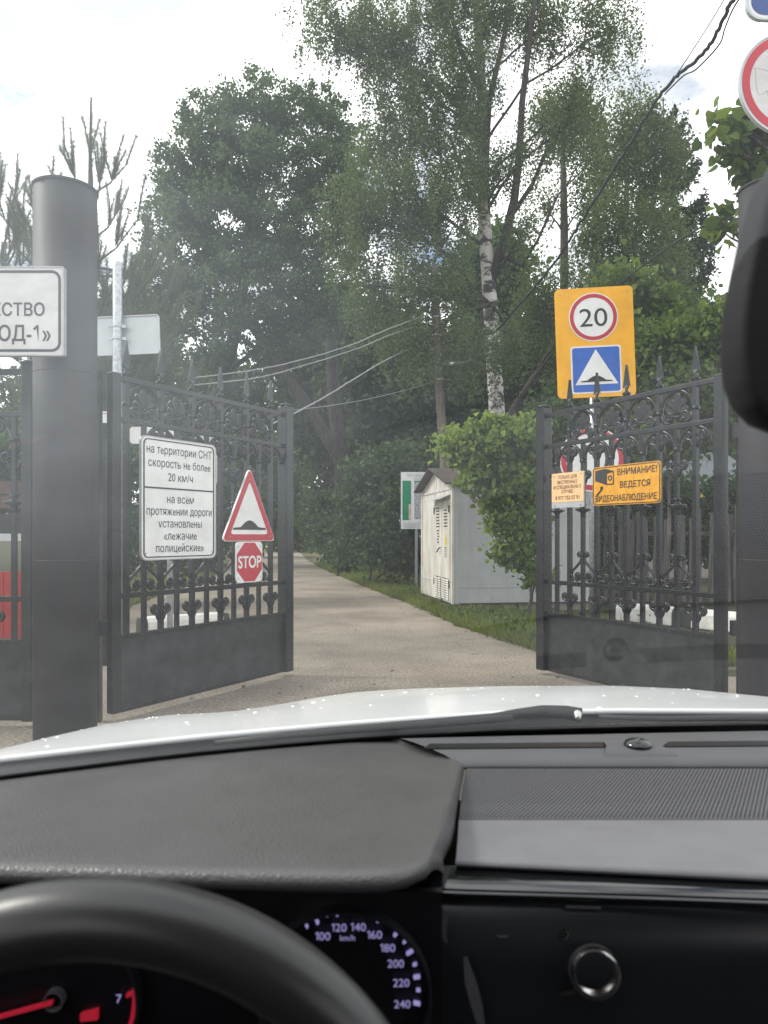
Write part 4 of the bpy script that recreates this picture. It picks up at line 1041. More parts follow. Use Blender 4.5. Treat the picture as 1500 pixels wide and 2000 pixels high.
def leaf_mesh(name, pos, size, tmpl, flat=0.0, dirs=None, off=(0, 0, 0), rg=None):
    """one mesh of many separate leaves at pos; flat pulls their faces towards the sky"""
    rg = rg or rng
    T, FT = LEAF[tmpl]; n = len(pos); k = len(T)
    if dirs is None:
        d = rg.normal(size=(n, 3)); d[:, 2] -= 0.35
    else: d = dirs + rg.normal(size=(n, 3)) * 0.25
    d /= np.linalg.norm(d, axis=1, keepdims=True) + 1e-9
    up = rg.normal(size=(n, 3)); up[:, 2] += flat
    nx = np.cross(d, up); nx /= np.linalg.norm(nx, axis=1, keepdims=True) + 1e-9
    nz = np.cross(nx, d)
    sz = (size * rg.uniform(0.5, 1.35, n))[:, None]
    V = np.empty((n, k, 3))
    for i in range(k):
        V[:, i] = pos + sz * (T[i, 0] * nx + T[i, 1] * d + T[i, 2] * nz)
    V = V.reshape(-1, 3) - np.array(off)
    base = (np.arange(n) * k)
    loops = np.concatenate([np.stack([base + j for j in f], 1) for f in FT], 1) if len({len(f) for f in FT}) == 1 else None
    nf = len(FT); fl = len(FT[0])
    loops = loops.reshape(-1)
    me = bpy.data.meshes.new(name)
    me.vertices.add(len(V)); me.vertices.foreach_set('co', V.astype(np.float32).ravel())
    me.loops.add(len(loops)); me.loops.foreach_set('vertex_index', loops.astype(np.int32))
    npoly = n * nf
    me.polygons.add(npoly); me.polygons.foreach_set('loop_start', np.arange(npoly, dtype=np.int32) * fl)
    me.update(calc_edges=True)
    return me
def ell_points(n, c, r, shell=0.45, rg=None):
    rg = rg or rng
    d = rg.normal(size=(n, 3)); d /= np.linalg.norm(d, axis=1, keepdims=True)
    q = rg.uniform(0, 1, n) ** shell
    return np.array(c) + d * q[:, None] * np.array(r)
def lobe(px, py, rx, ry, Y, ryd=None):
    """crown lobe seen at a photo pixel with half sizes in pixels at distance Y"""
    p = P(px, py, Y); s = Y / F
    return (p.x, p.y, p.z), (rx * s, (ryd if ryd else (rx + ry) / 2 * s), ry * s)
def limb_path(a, b, bend=0.15, n=6, rg=None):
    a, b = np.array(a), np.array(b); rg = rg or rng
    L = np.linalg.norm(b - a); o = rg.normal(size=3) * bend * L; o[2] = abs(o[2]) * 0.6 + 0.0
    pts = []
    for i in range(n + 1):
        t = i / n; pts.append(a * (1 - t) + b * t + o * math.sin(math.pi * t) * (1 - .3 * t) + rg.normal(size=3) * L * 0.012 * (0 < i < n))
    return pts
def tree(name, label, cat, trunk, tr, bark, lobes, nclus, nleaf, csig, leaf, tmpl, lmat, seed, group=None, limbs_from=0.45, limb_r=0.35, twigs=0.5,
         flat=0.4, shell=0.45, extra_limbs=(), limb_bark=None, limbs=True):
    """trunk: list of points; lobes: [(centre, radii, weight)]"""
    rg = np.random.default_rng(seed)
    root = empty(name, tuple(trunk[0])); tag(root, label, cat, group)
    off = np.array(trunk[0])
    b = MB(); b.tube(trunk, tr, 10); b.build('trunk', bark, root, True, True)
    tp = np.array([tuple(p) for p in trunk])
    seg = np.concatenate([[0], np.cumsum(np.linalg.norm(np.diff(tp, axis=0), axis=1))])
    def at(f):
        q = f * seg[-1]; i = min(len(seg) - 2, int(np.searchsorted(seg, q) - 1)); i = max(i, 0)
        t = (q - seg[i]) / (seg[i + 1] - seg[i] + 1e-9); return tp[i] * (1 - t) + tp[i + 1] * t, tr[i] * (1 - t) + tr[i + 1] * t
    lm = MB(); tw = MB(); allp = []
    W = sum(l[2] for l in lobes)
    for (c, r, w) in lobes:
        c = np.array(c); r = np.array(r)
        if limbs:
            # limb leaves the trunk below the lobe
            best = min((max(limbs_from, k / 20) for k in range(21)), key=lambda f: abs(at(f)[0][2] - (c[2] - 0.55 * np.linalg.norm(at(f)[0][:2] - c[:2]) - 0.4 * r[2])))
            p0, r0 = at(best); rr = max(0.018, r0 * limb_r)
            lp = limb_path(p0, c, 0.10, 7, rg)
            lm.tube(lp, list(np.linspace(rr, rr * 0.35, len(lp))), 6)
        else: lp = [c, c]; rr = 0.02
        k = max(3, int(nclus * w / W))
        cc = ell_points(k, c, r, shell, rg)
        for q in cc:
            if rg.random() < twigs:
                st = lp[int(rg.integers(len(lp) // 2, len(lp)))]
                tp2 = limb_path(st, q, 0.12, 4, rg)
                tw.tube(tp2, list(np.linspace(rr * 0.32, 0.006, len(tp2))), 4, cap=False)
        m = max(4, int(nleaf * w / W / k))
        sg = np.array(csig) * rg.uniform(0.6, 1.35, (k, 1))
        pts = np.repeat(cc, m, 0) + rg.normal(size=(k * m, 3)) * np.repeat(sg, m, 0)
        allp.append(pts)
    for pth, rads in extra_limbs:
        lm.tube(pth, rads, 7)
    if lm.v: lm.build('limbs', limb_bark or bark, root, True, True)
    if tw.v: tw.build('twigs', 'twig', root, False, True)['kind'] = 'stuff'
    pts = np.concatenate(allp)
    pts = pts[pts[:, 2] > 0.03]
    me = leaf_mesh('crown', pts, leaf, tmpl, flat, None, off, rg)
    me.materials.append(MATS[lmat])
    o = link('crown', me, root); 
    return root
def lb(*a, w=None):
    c, r = lobe(*a[:5]); return (c, r, w if w is not None else a[2] * a[3])

# ---- the big birch, centre right
Yb_ = 18.0
tb = [P(985, 1160, Yb_), P(975, 900, Yb_), P(968, 760, Yb_), P(958, 600, Yb_), P(946, 430, Yb_), P(944, 300, Yb_), P(940, 150, Yb_), P(930, 0, Yb_), P(920, -180, Yb_)]
tb[0].z = 0
ex = []
def exl(pts, r0, r1):
    q = [P(*p) for p in pts]; ex.append((q, list(np.linspace(r0, r1, len(q)))))
exl([(955, 560, 18), (985, 470, 17.8), (1005, 390, 17.6), (1015, 300, 17.4), (1020, 200, 17.2), (1035, 80, 17), (1050, -40, 17)], .13, .05)
exl([(1000, 420, 17.7), (1040, 360, 17.5), (1065, 300, 17.3), (1100, 250, 17.2), (1140, 215, 17.1)], .06, .02)
exl([(948, 330, 18), (955, 200, 17.6), (985, 70, 17.2), (1005, -40, 17)], .09, .04)
exl([(944, 280, 18), (900, 210, 17.6), (850, 160, 17.2), (780, 120, 17), (700, 90, 16.8), (640, 70, 16.8)], .10, .025)
exl([(940, 180, 18), (900, 100, 17.8), (880, 20, 17.6), (870, -60, 17.6)], .08, .03)
exl([(980, 500, 17.9), (1020, 520, 17.4), (1050, 470, 17), (1090, 380, 16.8), (1140, 330, 16.6)], .05, .015)
exl([(942, 420, 18), (900, 330, 17.5), (880, 270, 17.2), (860, 250, 17)], .06, .02)
tree('birch_tree', 'tall white barked birch with hanging foliage behind the kiosk', 'tree', tb, [.23, .21, .19, .175, .155, .135, .11, .09, .06], 'birch_bark',
     [lb(660, 70, 110, 70, 17), lb(760, 110, 110, 90, 17), lb(840, 30, 140, 90, 17.5), lb(960, 20, 120, 90, 18), lb(1080, 40, 110, 90, 17.5, w=8000), lb(1190, 55, 75, 65, 17, w=4000),
      lb(820, 260, 110, 100, 17.2), lb(900, 180, 90, 100, 17.4), lb(740, 300, 90, 90, 17.5, w=5000), lb(720, 420, 100, 110, 16.8), lb(840, 420, 110, 120, 17), lb(920, 330, 60, 110, 17.4), lb(1000, 330, 55, 90, 17.4, w=2800),
      lb(1090, 260, 80, 90, 17.2, w=4200), lb(1150, 190, 80, 70, 17.2, w=3200), lb(740, 560, 110, 90, 16.6), lb(860, 570, 70, 90, 16.8), lb(1010, 470, 40, 90, 17.2, w=1700), lb(900, 690, 80, 60, 16.2), lb(990, 690, 50, 50, 16.8, w=2200), lb(790, 690, 60, 60, 16.2, w=2600)],
     1150, 135000, (.10, .10, .25), .066, 'dia', 'leaf_birch', 11, 'trees beyond the gate', 0.42, 0.30, 0.45, 0.0, 0.5, ex, 'bark_dark')
# ---- broad dark tree, left
Yl = 25.0
tl = [P(400, 1100, Yl), P(405, 900, Yl), P(425, 780, Yl), P(450, 690, Yl), P(475, 560, Yl), P(490, 400, Yl), P(490, 250, Yl)]
tl[0].z = 0
tree('maple_tree', 'broad dark leafy tree left of the road with a rounded crown', 'tree', tl, [.34, .30, .26, .22, .18, .13, .06], 'bark_dark',
     [lb(500, 220, 75, 75, 25), lb(590, 230, 80, 70, 25.5), lb(430, 260, 80, 80, 24.5), lb(380, 340, 85, 85, 24.5), lb(500, 340, 110, 90, 24), lb(620, 350, 90, 90, 25), lb(340, 430, 70, 80, 24.5), lb(430, 450, 110, 90, 23.8), lb(560, 470, 110, 100, 24),
      lb(350, 550, 85, 90, 24), lb(470, 580, 110, 90, 23.5), lb(590, 600, 90, 90, 24), lb(390, 670, 80, 60, 23.5, w=3000), lb(520, 690, 60, 40, 24, w=1500), lb(655, 240, 45, 50, 25.5, w=1900), lb(680, 320, 45, 65, 25.6, w=2600), lb(690, 420, 50, 70, 25.6, w=3000), lb(670, 510, 55, 60, 25, w=2800)],
     1000, 102000, (.16, .16, .13), .108, 'oval', 'leaf_maple', 12, 'trees beyond the gate', 0.4, 0.4, 0.3, 0.6, 0.4)
# ---- slender birch right of the big one
t2 = [P(1110, 1160, 23), P(1105, 800, 23), P(1102, 560, 23), P(1102, 440, 23), P(1100, 330, 23), P(1098, 240, 23)]; t2[0].z = 0
tree('birch_tree', 'slender birch with bare grey trunk right of the big birch', 'tree', t2, [.17, .15, .13, .12, .09, .05], 'bark_grey',
     [lb(1100, 240, 80, 60, 23), lb(1160, 300, 60, 60, 23, w=2500), lb(1150, 400, 50, 50, 23, w=1200), lb(1060, 400, 35, 80, 23, w=1000), lb(1060, 600, 60, 80, 22.5), lb(1150, 560, 60, 70, 22.5, w=2400), lb(1120, 690, 90, 60, 22)],
     420, 38000, (.16, .16, .34), .085, 'dia', 'leaf_birch', 13, 'trees beyond the gate', 0.5, 0.3, 0.4, 0.0)
# ---- weeping birch right
t3 = [P(1235, 1160, 20), P(1230, 800, 20), P(1225, 600, 20), P(1222, 420, 20), P(1228, 260, 20)]; t3[0].z = 0
tree('birch_tree', 'drooping birch in front of the larch on the right', 'tree', t3, [.18, .15, .12, .08, .03], 'bark_grey',
     [lb(1235, 250, 60, 60, 20, w=3300), lb(1200, 330, 60, 80, 20), lb(1275, 340, 65, 90, 20.3), lb(1190, 460, 70, 90, 19.6), lb(1270, 480, 80, 100, 19.6), lb(1190, 590, 70, 80, 19.4), lb(1290, 620, 90, 90, 19.4), lb(1230, 720, 110, 70, 19)],
     600, 60000, (.14, .14, .36), .078, 'dia', 'leaf_birch', 14, 'trees beyond the gate', 0.35, 0.3, 0.4, 0.0)
# ---- woodland behind: individual trees that close the view
wood = [(250, 700, 120, 150, 34, 'leaf_forest', 'dense dark tree behind the pine at far left'), (420, 820, 130, 150, 33, 'leaf_forest', 'dark tree behind the left gate leaf'),
        (640, 720, 120, 200, 32, 'leaf_forest', 'dark tree left of the road bend behind the service wires'), (760, 760, 110, 190, 30, 'leaf_forest', 'dark tree standing directly left of the utility pole'),
        (900, 800, 120, 180, 29, 'leaf_forest', 'dark tree directly behind the big birch trunk'), (1040, 760, 110, 190, 30, 'leaf_forest', 'dark tree between the birch trunk and yellow sign'),
        (1180, 800, 130, 180, 31, 'leaf_forest', 'dark tree behind the yellow speed sign'), (1340, 740, 130, 200, 30, 'leaf_bush', 'green tree behind the right gate leaf'),
        (1450, 800, 130, 200, 28, 'leaf_bush', 'green tree behind the right pillar'), (90, 860, 140, 160, 30, 'leaf_forest', 'dark tree behind the left fence panel'), (560, 930, 80, 120, 58, 'leaf_bright', 'bright green tree at the far end of the road'),
        (690, 900, 80, 130, 40, 'leaf_forest', 'dark tree right of the far road'), (960, 560, 70, 130, 34, 'leaf_bush', 'green crown showing between birch trunk and slender birch'), (500, 960, 110, 110, 45, 'leaf_forest', 'dark tree left of the far road')]
for i, (px, py, rx, ry, Y, lm_, lab) in enumerate(wood):
    base = P(px, 1160, Y); base.z = 0
    top = P(px + 10, py - ry * .4, Y); mid = (base + top) / 2 + Vector((random.uniform(-.4, .4), 0, 0))
    bot = CZ - (py + ry - HY) / F * Y
    L = [lb(px + rx * .45 * math.sin(k * 2.4), py - ry * .55 + ry * 1.1 * k / 5, rx * (.50 + .12 * (k % 3)), ry * .36, Y + 1.2 * math.cos(k * 2.1)) for k in range(6)]
    tree('woodland_tree', lab, 'tree', [base, mid, top], [.22, .17, .05], 'bark_dark', L, 340, 17000, (.42, .42, .34), .24, 'oval', lm_, 40 + i, 'woodland trees', 0.3, 0.3, 0.12, 0.5, 0.4)
# trunks that stand bare against the dark wood
def bare_trunk(label, pts, rads):
    q = [P(*p) for p in pts]; q[0].z = 0
    e = empty('dead_trunk', tuple(q[0])); tag(e, label, 'tree trunk', 'bare trunks in the wood')
    MB().tube(q, rads, 9).build('trunk', 'bark_dark', e, True, True)
    st = q[len(q) // 2]; MB().tube([st, st + Vector((.4, 0, .7)), st + Vector((1.0, .2, 1.2))], [.05, .035, .012], 6).build('limb', 'bark_dark', e, True, True)
bare_trunk('dark leaning trunk left of the road behind the wires', [(672, 1095, 24.5), (664, 900, 24.3), (610, 805, 24), (545, 712, 23.6), (495, 640, 23.4)], [.24, .22, .19, .17, .12])
bare_trunk('straight dark trunk beside the road behind the bushes', [(684, 1090, 26), (672, 960, 26), (655, 800, 26), (645, 650, 26)], [.32, .29, .25, .2])
bare_trunk('slanting grey trunk between the birch and the right gate', [(985, 1100, 21), (1000, 800, 21), (1040, 740, 21), (1075, 695, 21)], [.10, .09, .08, .05])

# ---- shrubs
def shrub(name, label, px, py_base, Y, lobes, nclus, nleaf, csig, leaf, tmpl, lmat, seed, group='shrubs', flat=0.5, twigs=0.6):
    base = P(px, py_base, Y); base.z = 0
    top = Vector((base.x + .05, base.y, max(0.5, min(l[0][2] for l in lobes))))
    r = tree(name, label, 'shrub', [base, (base + top) / 2 + Vector((.04, 0, 0)), top], [.035, .03, .018], 'bark_grey', lobes, nclus, nleaf, csig, leaf, tmpl, lmat, seed, group, 0.05, 0.7, twigs, flat, 0.45)
    return r
shrub('hazel_bush', 'bright green hazel bush overhanging the kiosk side wall', 1030, 1190, 11.9,
      [lb(905, 865, 50, 40, 11.6), lb(965, 860, 60, 50, 11.5), lb(1020, 870, 45, 60, 11.7), lb(935, 925, 55, 30, 11.5, w=1500), lb(1000, 940, 50, 50, 11.6), lb(1030, 1010, 35, 60, 11.6), lb(985, 1025, 55, 26, 11.4, w=1100), lb(1015, 1080, 40, 35, 11.5, w=1000), lb(975, 1075, 22, 14, 11.4, w=300), lb(965, 965, 40, 30, 11.5, w=1000), lb(1035, 935, 30, 50, 11.7, w=1200), lb(1050, 1130, 25, 40, 11.6, w=600)],
      390, 10500, (.095, .095, .055), .074, 'heart', 'leaf_hazel', 61, None, 0.15)
shrub('roadside_bush', 'dark green bush left of the information board', 720, 1120, 19.5,
      [lb(740, 930, 70, 55, 19.5), lb(790, 900, 50, 40, 20), lb(700, 990, 60, 50, 19.3), lb(770, 1000, 70, 60, 19), lb(690, 1060, 50, 45, 19.6), lb(760, 1075, 70, 45, 19), lb(810, 1090, 40, 45, 19.3)],
      420, 17000, (.17, .17, .12), .11, 'oval', 'leaf_bush', 62)
shrub('roadside_bush', 'bush at the inner side of the road bend near the dark trunk', 660, 1100, 27,
      [lb(650, 1050, 45, 40, 27), lb(640, 1000, 40, 45, 28), lb(680, 1070, 40, 30, 26), lb(615, 1020, 30, 50, 32, w=1500)], 240, 9000, (.2, .2, .16), .14, 'oval', 'leaf_bush', 63)
shrub('far_bush', 'sunlit yellow green bush closing the far end of the road', 585, 1080, 60,
      [lb(585, 1040, 30, 38, 60), lb(560, 1020, 30, 50, 61), lb(610, 1030, 22, 45, 60), lb(530, 1040, 40, 40, 60)], 200, 7000, (.4, .4, .35), .26, 'oval', 'leaf_bright', 64)
shrub('gate_shrub', 'broad leaved green shrub rising behind the right gate spears', 1300, 1180, 12.5,
      [lb(1290, 680, 70, 60, 12.6), lb(1370, 690, 80, 80, 12.4), lb(1250, 740, 45, 50, 12.6), lb(1330, 780, 90, 60, 12.3), lb(1420, 800, 60, 80, 12.2), lb(1300, 860, 90, 50, 12.4), lb(1400, 640, 50, 50, 12.3)],
      560, 16000, (.13, .13, .10), .078, 'heart', 'leaf_linden', 65, None, 0.3)
shrub('gate_shrub', 'yellow green shrub crowning just right of the birch trunk', 1215, 1180, 14,
      [lb(1215, 560, 60, 40, 14), lb(1180, 620, 40, 50, 14.1), lb(1270, 600, 50, 50, 14), lb(1215, 800, 60, 60, 14.2)], 200, 3400, (.13, .13, .09), .115, 'heart', 'leaf_linden', 66, None, 0.3)
shrub('gate_shrub', 'dark shrub directly behind the right gate end post', 1130, 1190, 15.5,
      [lb(1090, 820, 60, 70, 15.5), lb(1130, 920, 80, 70, 15.4), lb(1090, 1010, 60, 80, 15.3), lb(1180, 1030, 90, 80, 15.2), lb(1140, 1110, 90, 50, 15), lb(1270, 960, 70, 60, 15.6)], 330, 11000, (.16, .16, .12), .115, 'oval', 'leaf_bush', 67)
shrub('gate_shrub', 'dark shrub between the plank fence and the house', 1340, 1150, 15.8,
      [lb(1290, 985, 70, 40, 15.8), lb(1370, 980, 70, 38, 15.8), lb(1450, 970, 70, 60, 15.8), lb(1240, 1000, 60, 50, 15.9), lb(1330, 1050, 110, 50, 15.9)], 260, 9000, (.15, .15, .11), .115, 'oval', 'leaf_bush', 70)
shrub('left_shrub', 'dark shrub behind the bars of the left gate leaf', 330, 1180, 14.5,
      [lb(280, 900, 80, 80, 14.5), lb(380, 950, 80, 80, 14.8), lb(270, 1040, 70, 70, 14.2), lb(360, 1060, 70, 60, 14.5), lb(460, 1000, 60, 80, 15.5), lb(480, 900, 70, 70, 16)], 380, 13000, (.16, .16, .12), .12, 'oval', 'leaf_forest', 68)
shrub('left_shrub', 'green shrub behind the left fence panel above the red boards', 20, 1180, 11.5,
      [lb(20, 900, 80, 70, 11.5), lb(70, 930, 60, 60, 11.6), lb(-20, 960, 60, 60, 11.4), lb(210, 900, 50, 80, 12.5), lb(215, 1050, 45, 80, 12.5)], 260, 9000, (.14, .14, .1), .10, 'oval', 'leaf_bush', 69)
# ---- linden hanging in from the right, above the pillar
t4 = [Vector((4.6, 6.9, 0)), Vector((4.55, 6.9, 2.0)), Vector((4.4, 6.8, 3.8)), Vector((4.2, 6.7, 5.6))]
tree('linden_tree', 'large leaved linden branch reaching in beside the right pillar top', 'tree', t4, [.15, .13, .1, .05], 'bark_grey',
     [lb(1470, 240, 42, 45, 6.6), lb(1420, 285, 45, 32, 6.5, w=900), lb(1480, 330, 50, 35, 6.6), lb(1440, 255, 25, 40, 6.6, w=500), lb(1440, 380, 45, 20, 6.5, w=450), lb(1430, 425, 38, 32, 6.5, w=700), lb(1540, 330, 70, 120, 6.8), lb(1620, 260, 90, 120, 6.9), lb(1560, 480, 70, 90, 6.8), lb(1395, 235, 16, 12, 6.5, w=90)],
     190, 2300, (.075, .075, .06), .105, 'heart', 'leaf_linden', 71, None, 0.3, 0.5, 1.0, 0.6, 0.45)

# ---- young pine behind the left pillar: whorls of upright shoots covered in needles
def pine():
    rg = np.random.default_rng(81)
    Y = 9.6
    base = P(180, 1160, Y); base.z = 0
    root = empty('pine_tree', tuple(base)); tag(root, 'young pine with upright shoots behind the left pillar', 'tree')
    off = np.array(base)
    top = P(178, 190, Y)
    MB().tube([base, base * .5 + top * .5, P(178, 420, Y), P(176, 300, Y), top], [.10, .075, .045, .02, .008], 8).build('trunk', 'pine_bark', root, True, True)
    br = MB(); pos = []; dirs = []
    def shoot(a, b, dens=190, ln=1.0):
        a, b = np.array(a), np.array(b); d = b - a; L = np.linalg.norm(d); d = d / L
        m = max(8, int(dens * L)); t = rg.uniform(0, 1, m)
        o = rg.normal(size=(m, 3)); o -= (o @ d)[:, None] * d; o /= np.linalg.norm(o, axis=1, keepdims=True)
        pos.append(a + t[:, None] * (b - a)); dirs.append(o * 0.8 + d * 0.65)
    def branch(p0, p1, r, up=True, nsh=5):
        p0, p1 = np.array(p0), np.array(p1); m = (p0 + p1) / 2; m[2] -= 0.10 * np.linalg.norm(p1 - p0)
        pts = [p0, p0 * .55 + m * .45, m, m * .4 + p1 * .6, p1]
        br.tube(pts, list(np.linspace(r, r * .35, 5)), 5)
        for i in range(1, 5): shoot(pts[i - 1], pts[i], 480)
        for k in range(nsh):
            f = rg.uniform(.45, 1.0); s = p0 * (1 - f) ** 2 + m * 2 * f * (1 - f) + p1 * f * f
            L = rg.uniform(.25, .60); dd = np.array([rg.normal() * .22, rg.normal() * .22, 1.0]); dd /= np.linalg.norm(dd)
            dd = dd + 0.35 * (p1 - p0) / np.linalg.norm(p1 - p0); dd /= np.linalg.norm(dd)
            e = s + dd * L; br.tube([s, (s + e) / 2 + rg.normal(size=3) * .01, e], [.010, .008, .004], 4); shoot(s, e, 700)
    shoot(P(178, 420, Y), top, 900)
    for dx in (-8, 9): 
        a, b = np.array(P(177, 300, Y)), np.array(P(177 + dx * 2, 205 + abs(dx) * 3, Y + .1)); br.tube([a, b], [.01, .004], 4); shoot(a, b, 900)
    # branches seen against the sky
    for a, b in (((176, 390), (118, 290)), ((178, 380), (248, 320)), ((178, 430), (205, 300)), ((180, 470), (238, 400)), ((176, 480), (120, 430)), ((180, 520), (275, 420)), ((178, 540), (60, 400)), ((178, 560), (20, 440)),
                 ((175, 560), (-30, 380)), ((180, 600), (300, 470)), ((178, 640), (330, 560)), ((178, 620), (40, 520)), ((180, 680), (320, 640)), ((178, 700), (350, 690)), ((180, 720), (250, 700))):
        branch(P(a[0], a[1], Y), P(b[0], b[1], Y + rg.uniform(-.8, .8)), .014, True, 6)
    for k in range(60):
        py = rg.uniform(520, 900); a = rg.uniform(0, 2 * math.pi); L = rg.uniform(.7, 1.5)
        p0 = np.array(P(179, py, Y)); p1 = p0 + np.array([math.cos(a) * L, math.sin(a) * L, 0.35 * L]); branch(p0, p1, .02, True, 6)
    # second leader cluster to the left edge of the photo
    for b in ((40, 330), (5, 350), (60, 410), (-20, 420), (30, 470), (-40, 360), (70, 480)):
        p1 = P(b[0], b[1], Y + .6); p0 = P(-30 + b[0] * .3, 560, Y + .5); branch(p0, p1, .02, True, 6)
    br.build('branches', 'pine_bark', root, False, True)['kind'] = 'stuff'
    p = np.concatenate(pos); d = np.concatenate(dirs)
    me = leaf_mesh('needles', p, 0.072, 'thin', 0, d, off, rg); me.materials.append(MATS['needle_pine'])
    link('needles', me, root)['kind'] = 'stuff'
pine()
# ---- larch, right: drooping sprays
def larch():
    rg = np.random.default_rng(91); Y = 24.0
    base = P(1320, 1160, Y); base.z = 0; top = P(1295, 190, Y)
    root = empty('larch_tree', tuple(base)); tag(root, 'larch with drooping needle sprays against the sky on the right', 'tree')
    MB().tube([base, base * .4 + top * .6, top], [.22, .12, .02], 8).build('trunk', 'bark_grey', root, True, True)
    br = MB(); pos = []
    def one(f, a, L):
        p0 = np.array(base * (1 - f) + top * f); d = np.array([math.cos(a), math.sin(a) * .8, 0])
        pts = []
        for i in range(7):
            t = i / 6; pts.append(p0 + d * L * t + np.array([0, 0, -0.32 * L * math.sin(2.6 * t) + .30 * L * t * t]))
        br.tube(pts, list(np.linspace(.028, .006, 7)), 4, cap=False)
        nn = int(16 * L)
        for j in range(nn):
            t = rg.uniform(.12, 1); i = min(5, int(t * 6)); q = pts[i] + (pts[i + 1] - pts[i]) * (t * 6 - i)
            ln = rg.uniform(.15, .75) * (1.1 - .4 * t); sw = rg.normal(size=2) * .12
            m = int(26 * ln) + 5; u = rg.uniform(0, 1, m)
            pp = q + np.stack([sw[0] * u, sw[1] * u, -ln * u], 1) + rg.normal(size=(m, 3)) * .035
            pos.append(pp)
        m = int(60 * L); u = rg.uniform(.1, 1, m); idx = np.minimum(5, (u * 6).astype(int)); pa = np.array(pts)
        pos.append(pa[idx] + (pa[idx + 1] - pa[idx]) * (u * 6 - idx)[:, None] + rg.normal(size=(m, 3)) * .05)
    for k in range(64):
        f = rg.uniform(.42, .98); L = 2.3 * (1.08 - f) ** .75 + .35
        a = rg.uniform(-1.5, 1.2) if k < 44 else rg.uniform(1.2, 4.6)
        one(f, a, L)
    br.build('branches', 'bark_dark', root, False, True)['kind'] = 'stuff'
    p = np.concatenate(pos)
    me = leaf_mesh('needles', p, 0.12, 'dia', 0.0, None, np.array(base), rg); me.materials.append(MATS['needle_larch']); link('needles', me, root)['kind'] = 'stuff'
larch()
# ---- grass on the verges
def grass():
    rg = np.random.default_rng(101); pts = []
    for E_, s, n in ((right_e, 1, 42000), (left_e, -1, 20000)):
        y = 7.6 + 26 * rg.uniform(0, 1, n) ** 1.6; x = np.array([edge_x(E_, q) for q in y])
        o = rg.exponential(.55, n) + 0.02 * rg.normal(size=n) + .03; keep = (o < 3.0) & (rg.uniform(0, 1, n) < .35 + .65 * (np.sin(x * 5 + y * 3.1) * np.sin(y * 2.3) > -.35))
        pts.append(np.stack([x + s * o, y, np.full(n, -.01)], 1)[keep])
    p = np.concatenate(pts)
    # keep the kiosk floor clear
    q = np.array([math.cos(R(9.3)), math.sin(R(9.3))]); rel = p[:, :2] - np.array([1.215, 12.96])
    u = rel @ q; v = rel @ np.array([-q[1], q[0]])
    p = p[~((u > -.02) & (u < 2.6) & (v > -.02) & (v < 2.6))]
    n = len(p); d = rg.normal(size=(n, 3)) * .45; d[:, 2] = 1
    me = leaf_mesh('verge_grass', p, 0.17, 'needle', 0, d, (0, 0, 0), rg); me.materials.append(MATS['grass'])
    o = link('verge_grass', me); tag(o, 'short green grass along both road edges', 'grass', kind='stuff')
    # broad-leaved weeds among the blades
    m = 5200
    y = 7.8 + 16 * rg.uniform(0, 1, m) ** 1.5; x = np.array([edge_x(right_e, q_) for q_ in y]) + .15 + rg.exponential(.6, m)
    w = np.stack([x, y, rg.uniform(.01, .12, m)], 1); rel = w[:, :2] - np.array([1.215, 12.96]); u = rel @ q; v = rel @ np.array([-q[1], q[0]])
    w = w[~((u > -.04) & (u < 2.6) & (v > -.04) & (v < 2.6))]
    me = leaf_mesh('verge_weeds', w, 0.085, 'oval', 1.2, None, (0, 0, 0), rg); me.materials.append(MATS['leaf_bush'])
    o = link('verge_weeds', me); tag(o, 'low broad leaved weeds on the right verge', 'weeds', kind='stuff')
grass()
def litter():
    """fallen leaves and grit lying on the road, thicker towards its edges"""
    rg = np.random.default_rng(111); m = 380
    y = 6.0 + 24 * rg.uniform(0, 1, m) ** 1.7
    xr = np.array([edge_x(right_e, q) for q in y]); xl = np.array([edge_x(left_e, q) for q in y])
    xr = np.minimum(xr, 3.2); xl = np.maximum(xl, -4.6)
    f = rg.beta(.35, .35, m); x = xl + (xr - xl) * f
    p = np.stack([x, y, np.full(m, .004)], 1)
    d = rg.normal(size=(m, 3)); d[:, 2] = np.abs(d[:, 2]) * .1
    me = leaf_mesh('fallen_leaves', p, 0.036, 'oval', 6.0, d, (0, 0, 0), rg); me.materials.append(MATS['litter'])
    o = link('fallen_leaves', me); tag(o, 'scattered dry leaves and grit on the road surface', 'leaves', kind='stuff')
litter()

# ================================================================== THE CAR (the photograph is taken from its driver's seat)
car = empty('car', (0.40, 1.0, 0.0)); tag(car, 'white car seen from its driver seat with bonnet, dark dashboard and steering wheel', 'car')
def interp(tab, x):
    xs = [a for a, _ in tab]; return float(np.interp(x, xs, [b for _, b in tab]))
def cpart(b, name, m, parent=None, smooth=True, **k):
    """car part built in world coordinates"""
    par = parent or car
    o = b.build(name, m, None, smooth, **k)
    loc = Vector(car.location) if parent is None else Vector(car.location) + Vector(parent.location)
    o.data.transform(Matrix.Translation(-loc)); o.parent = par
    return o
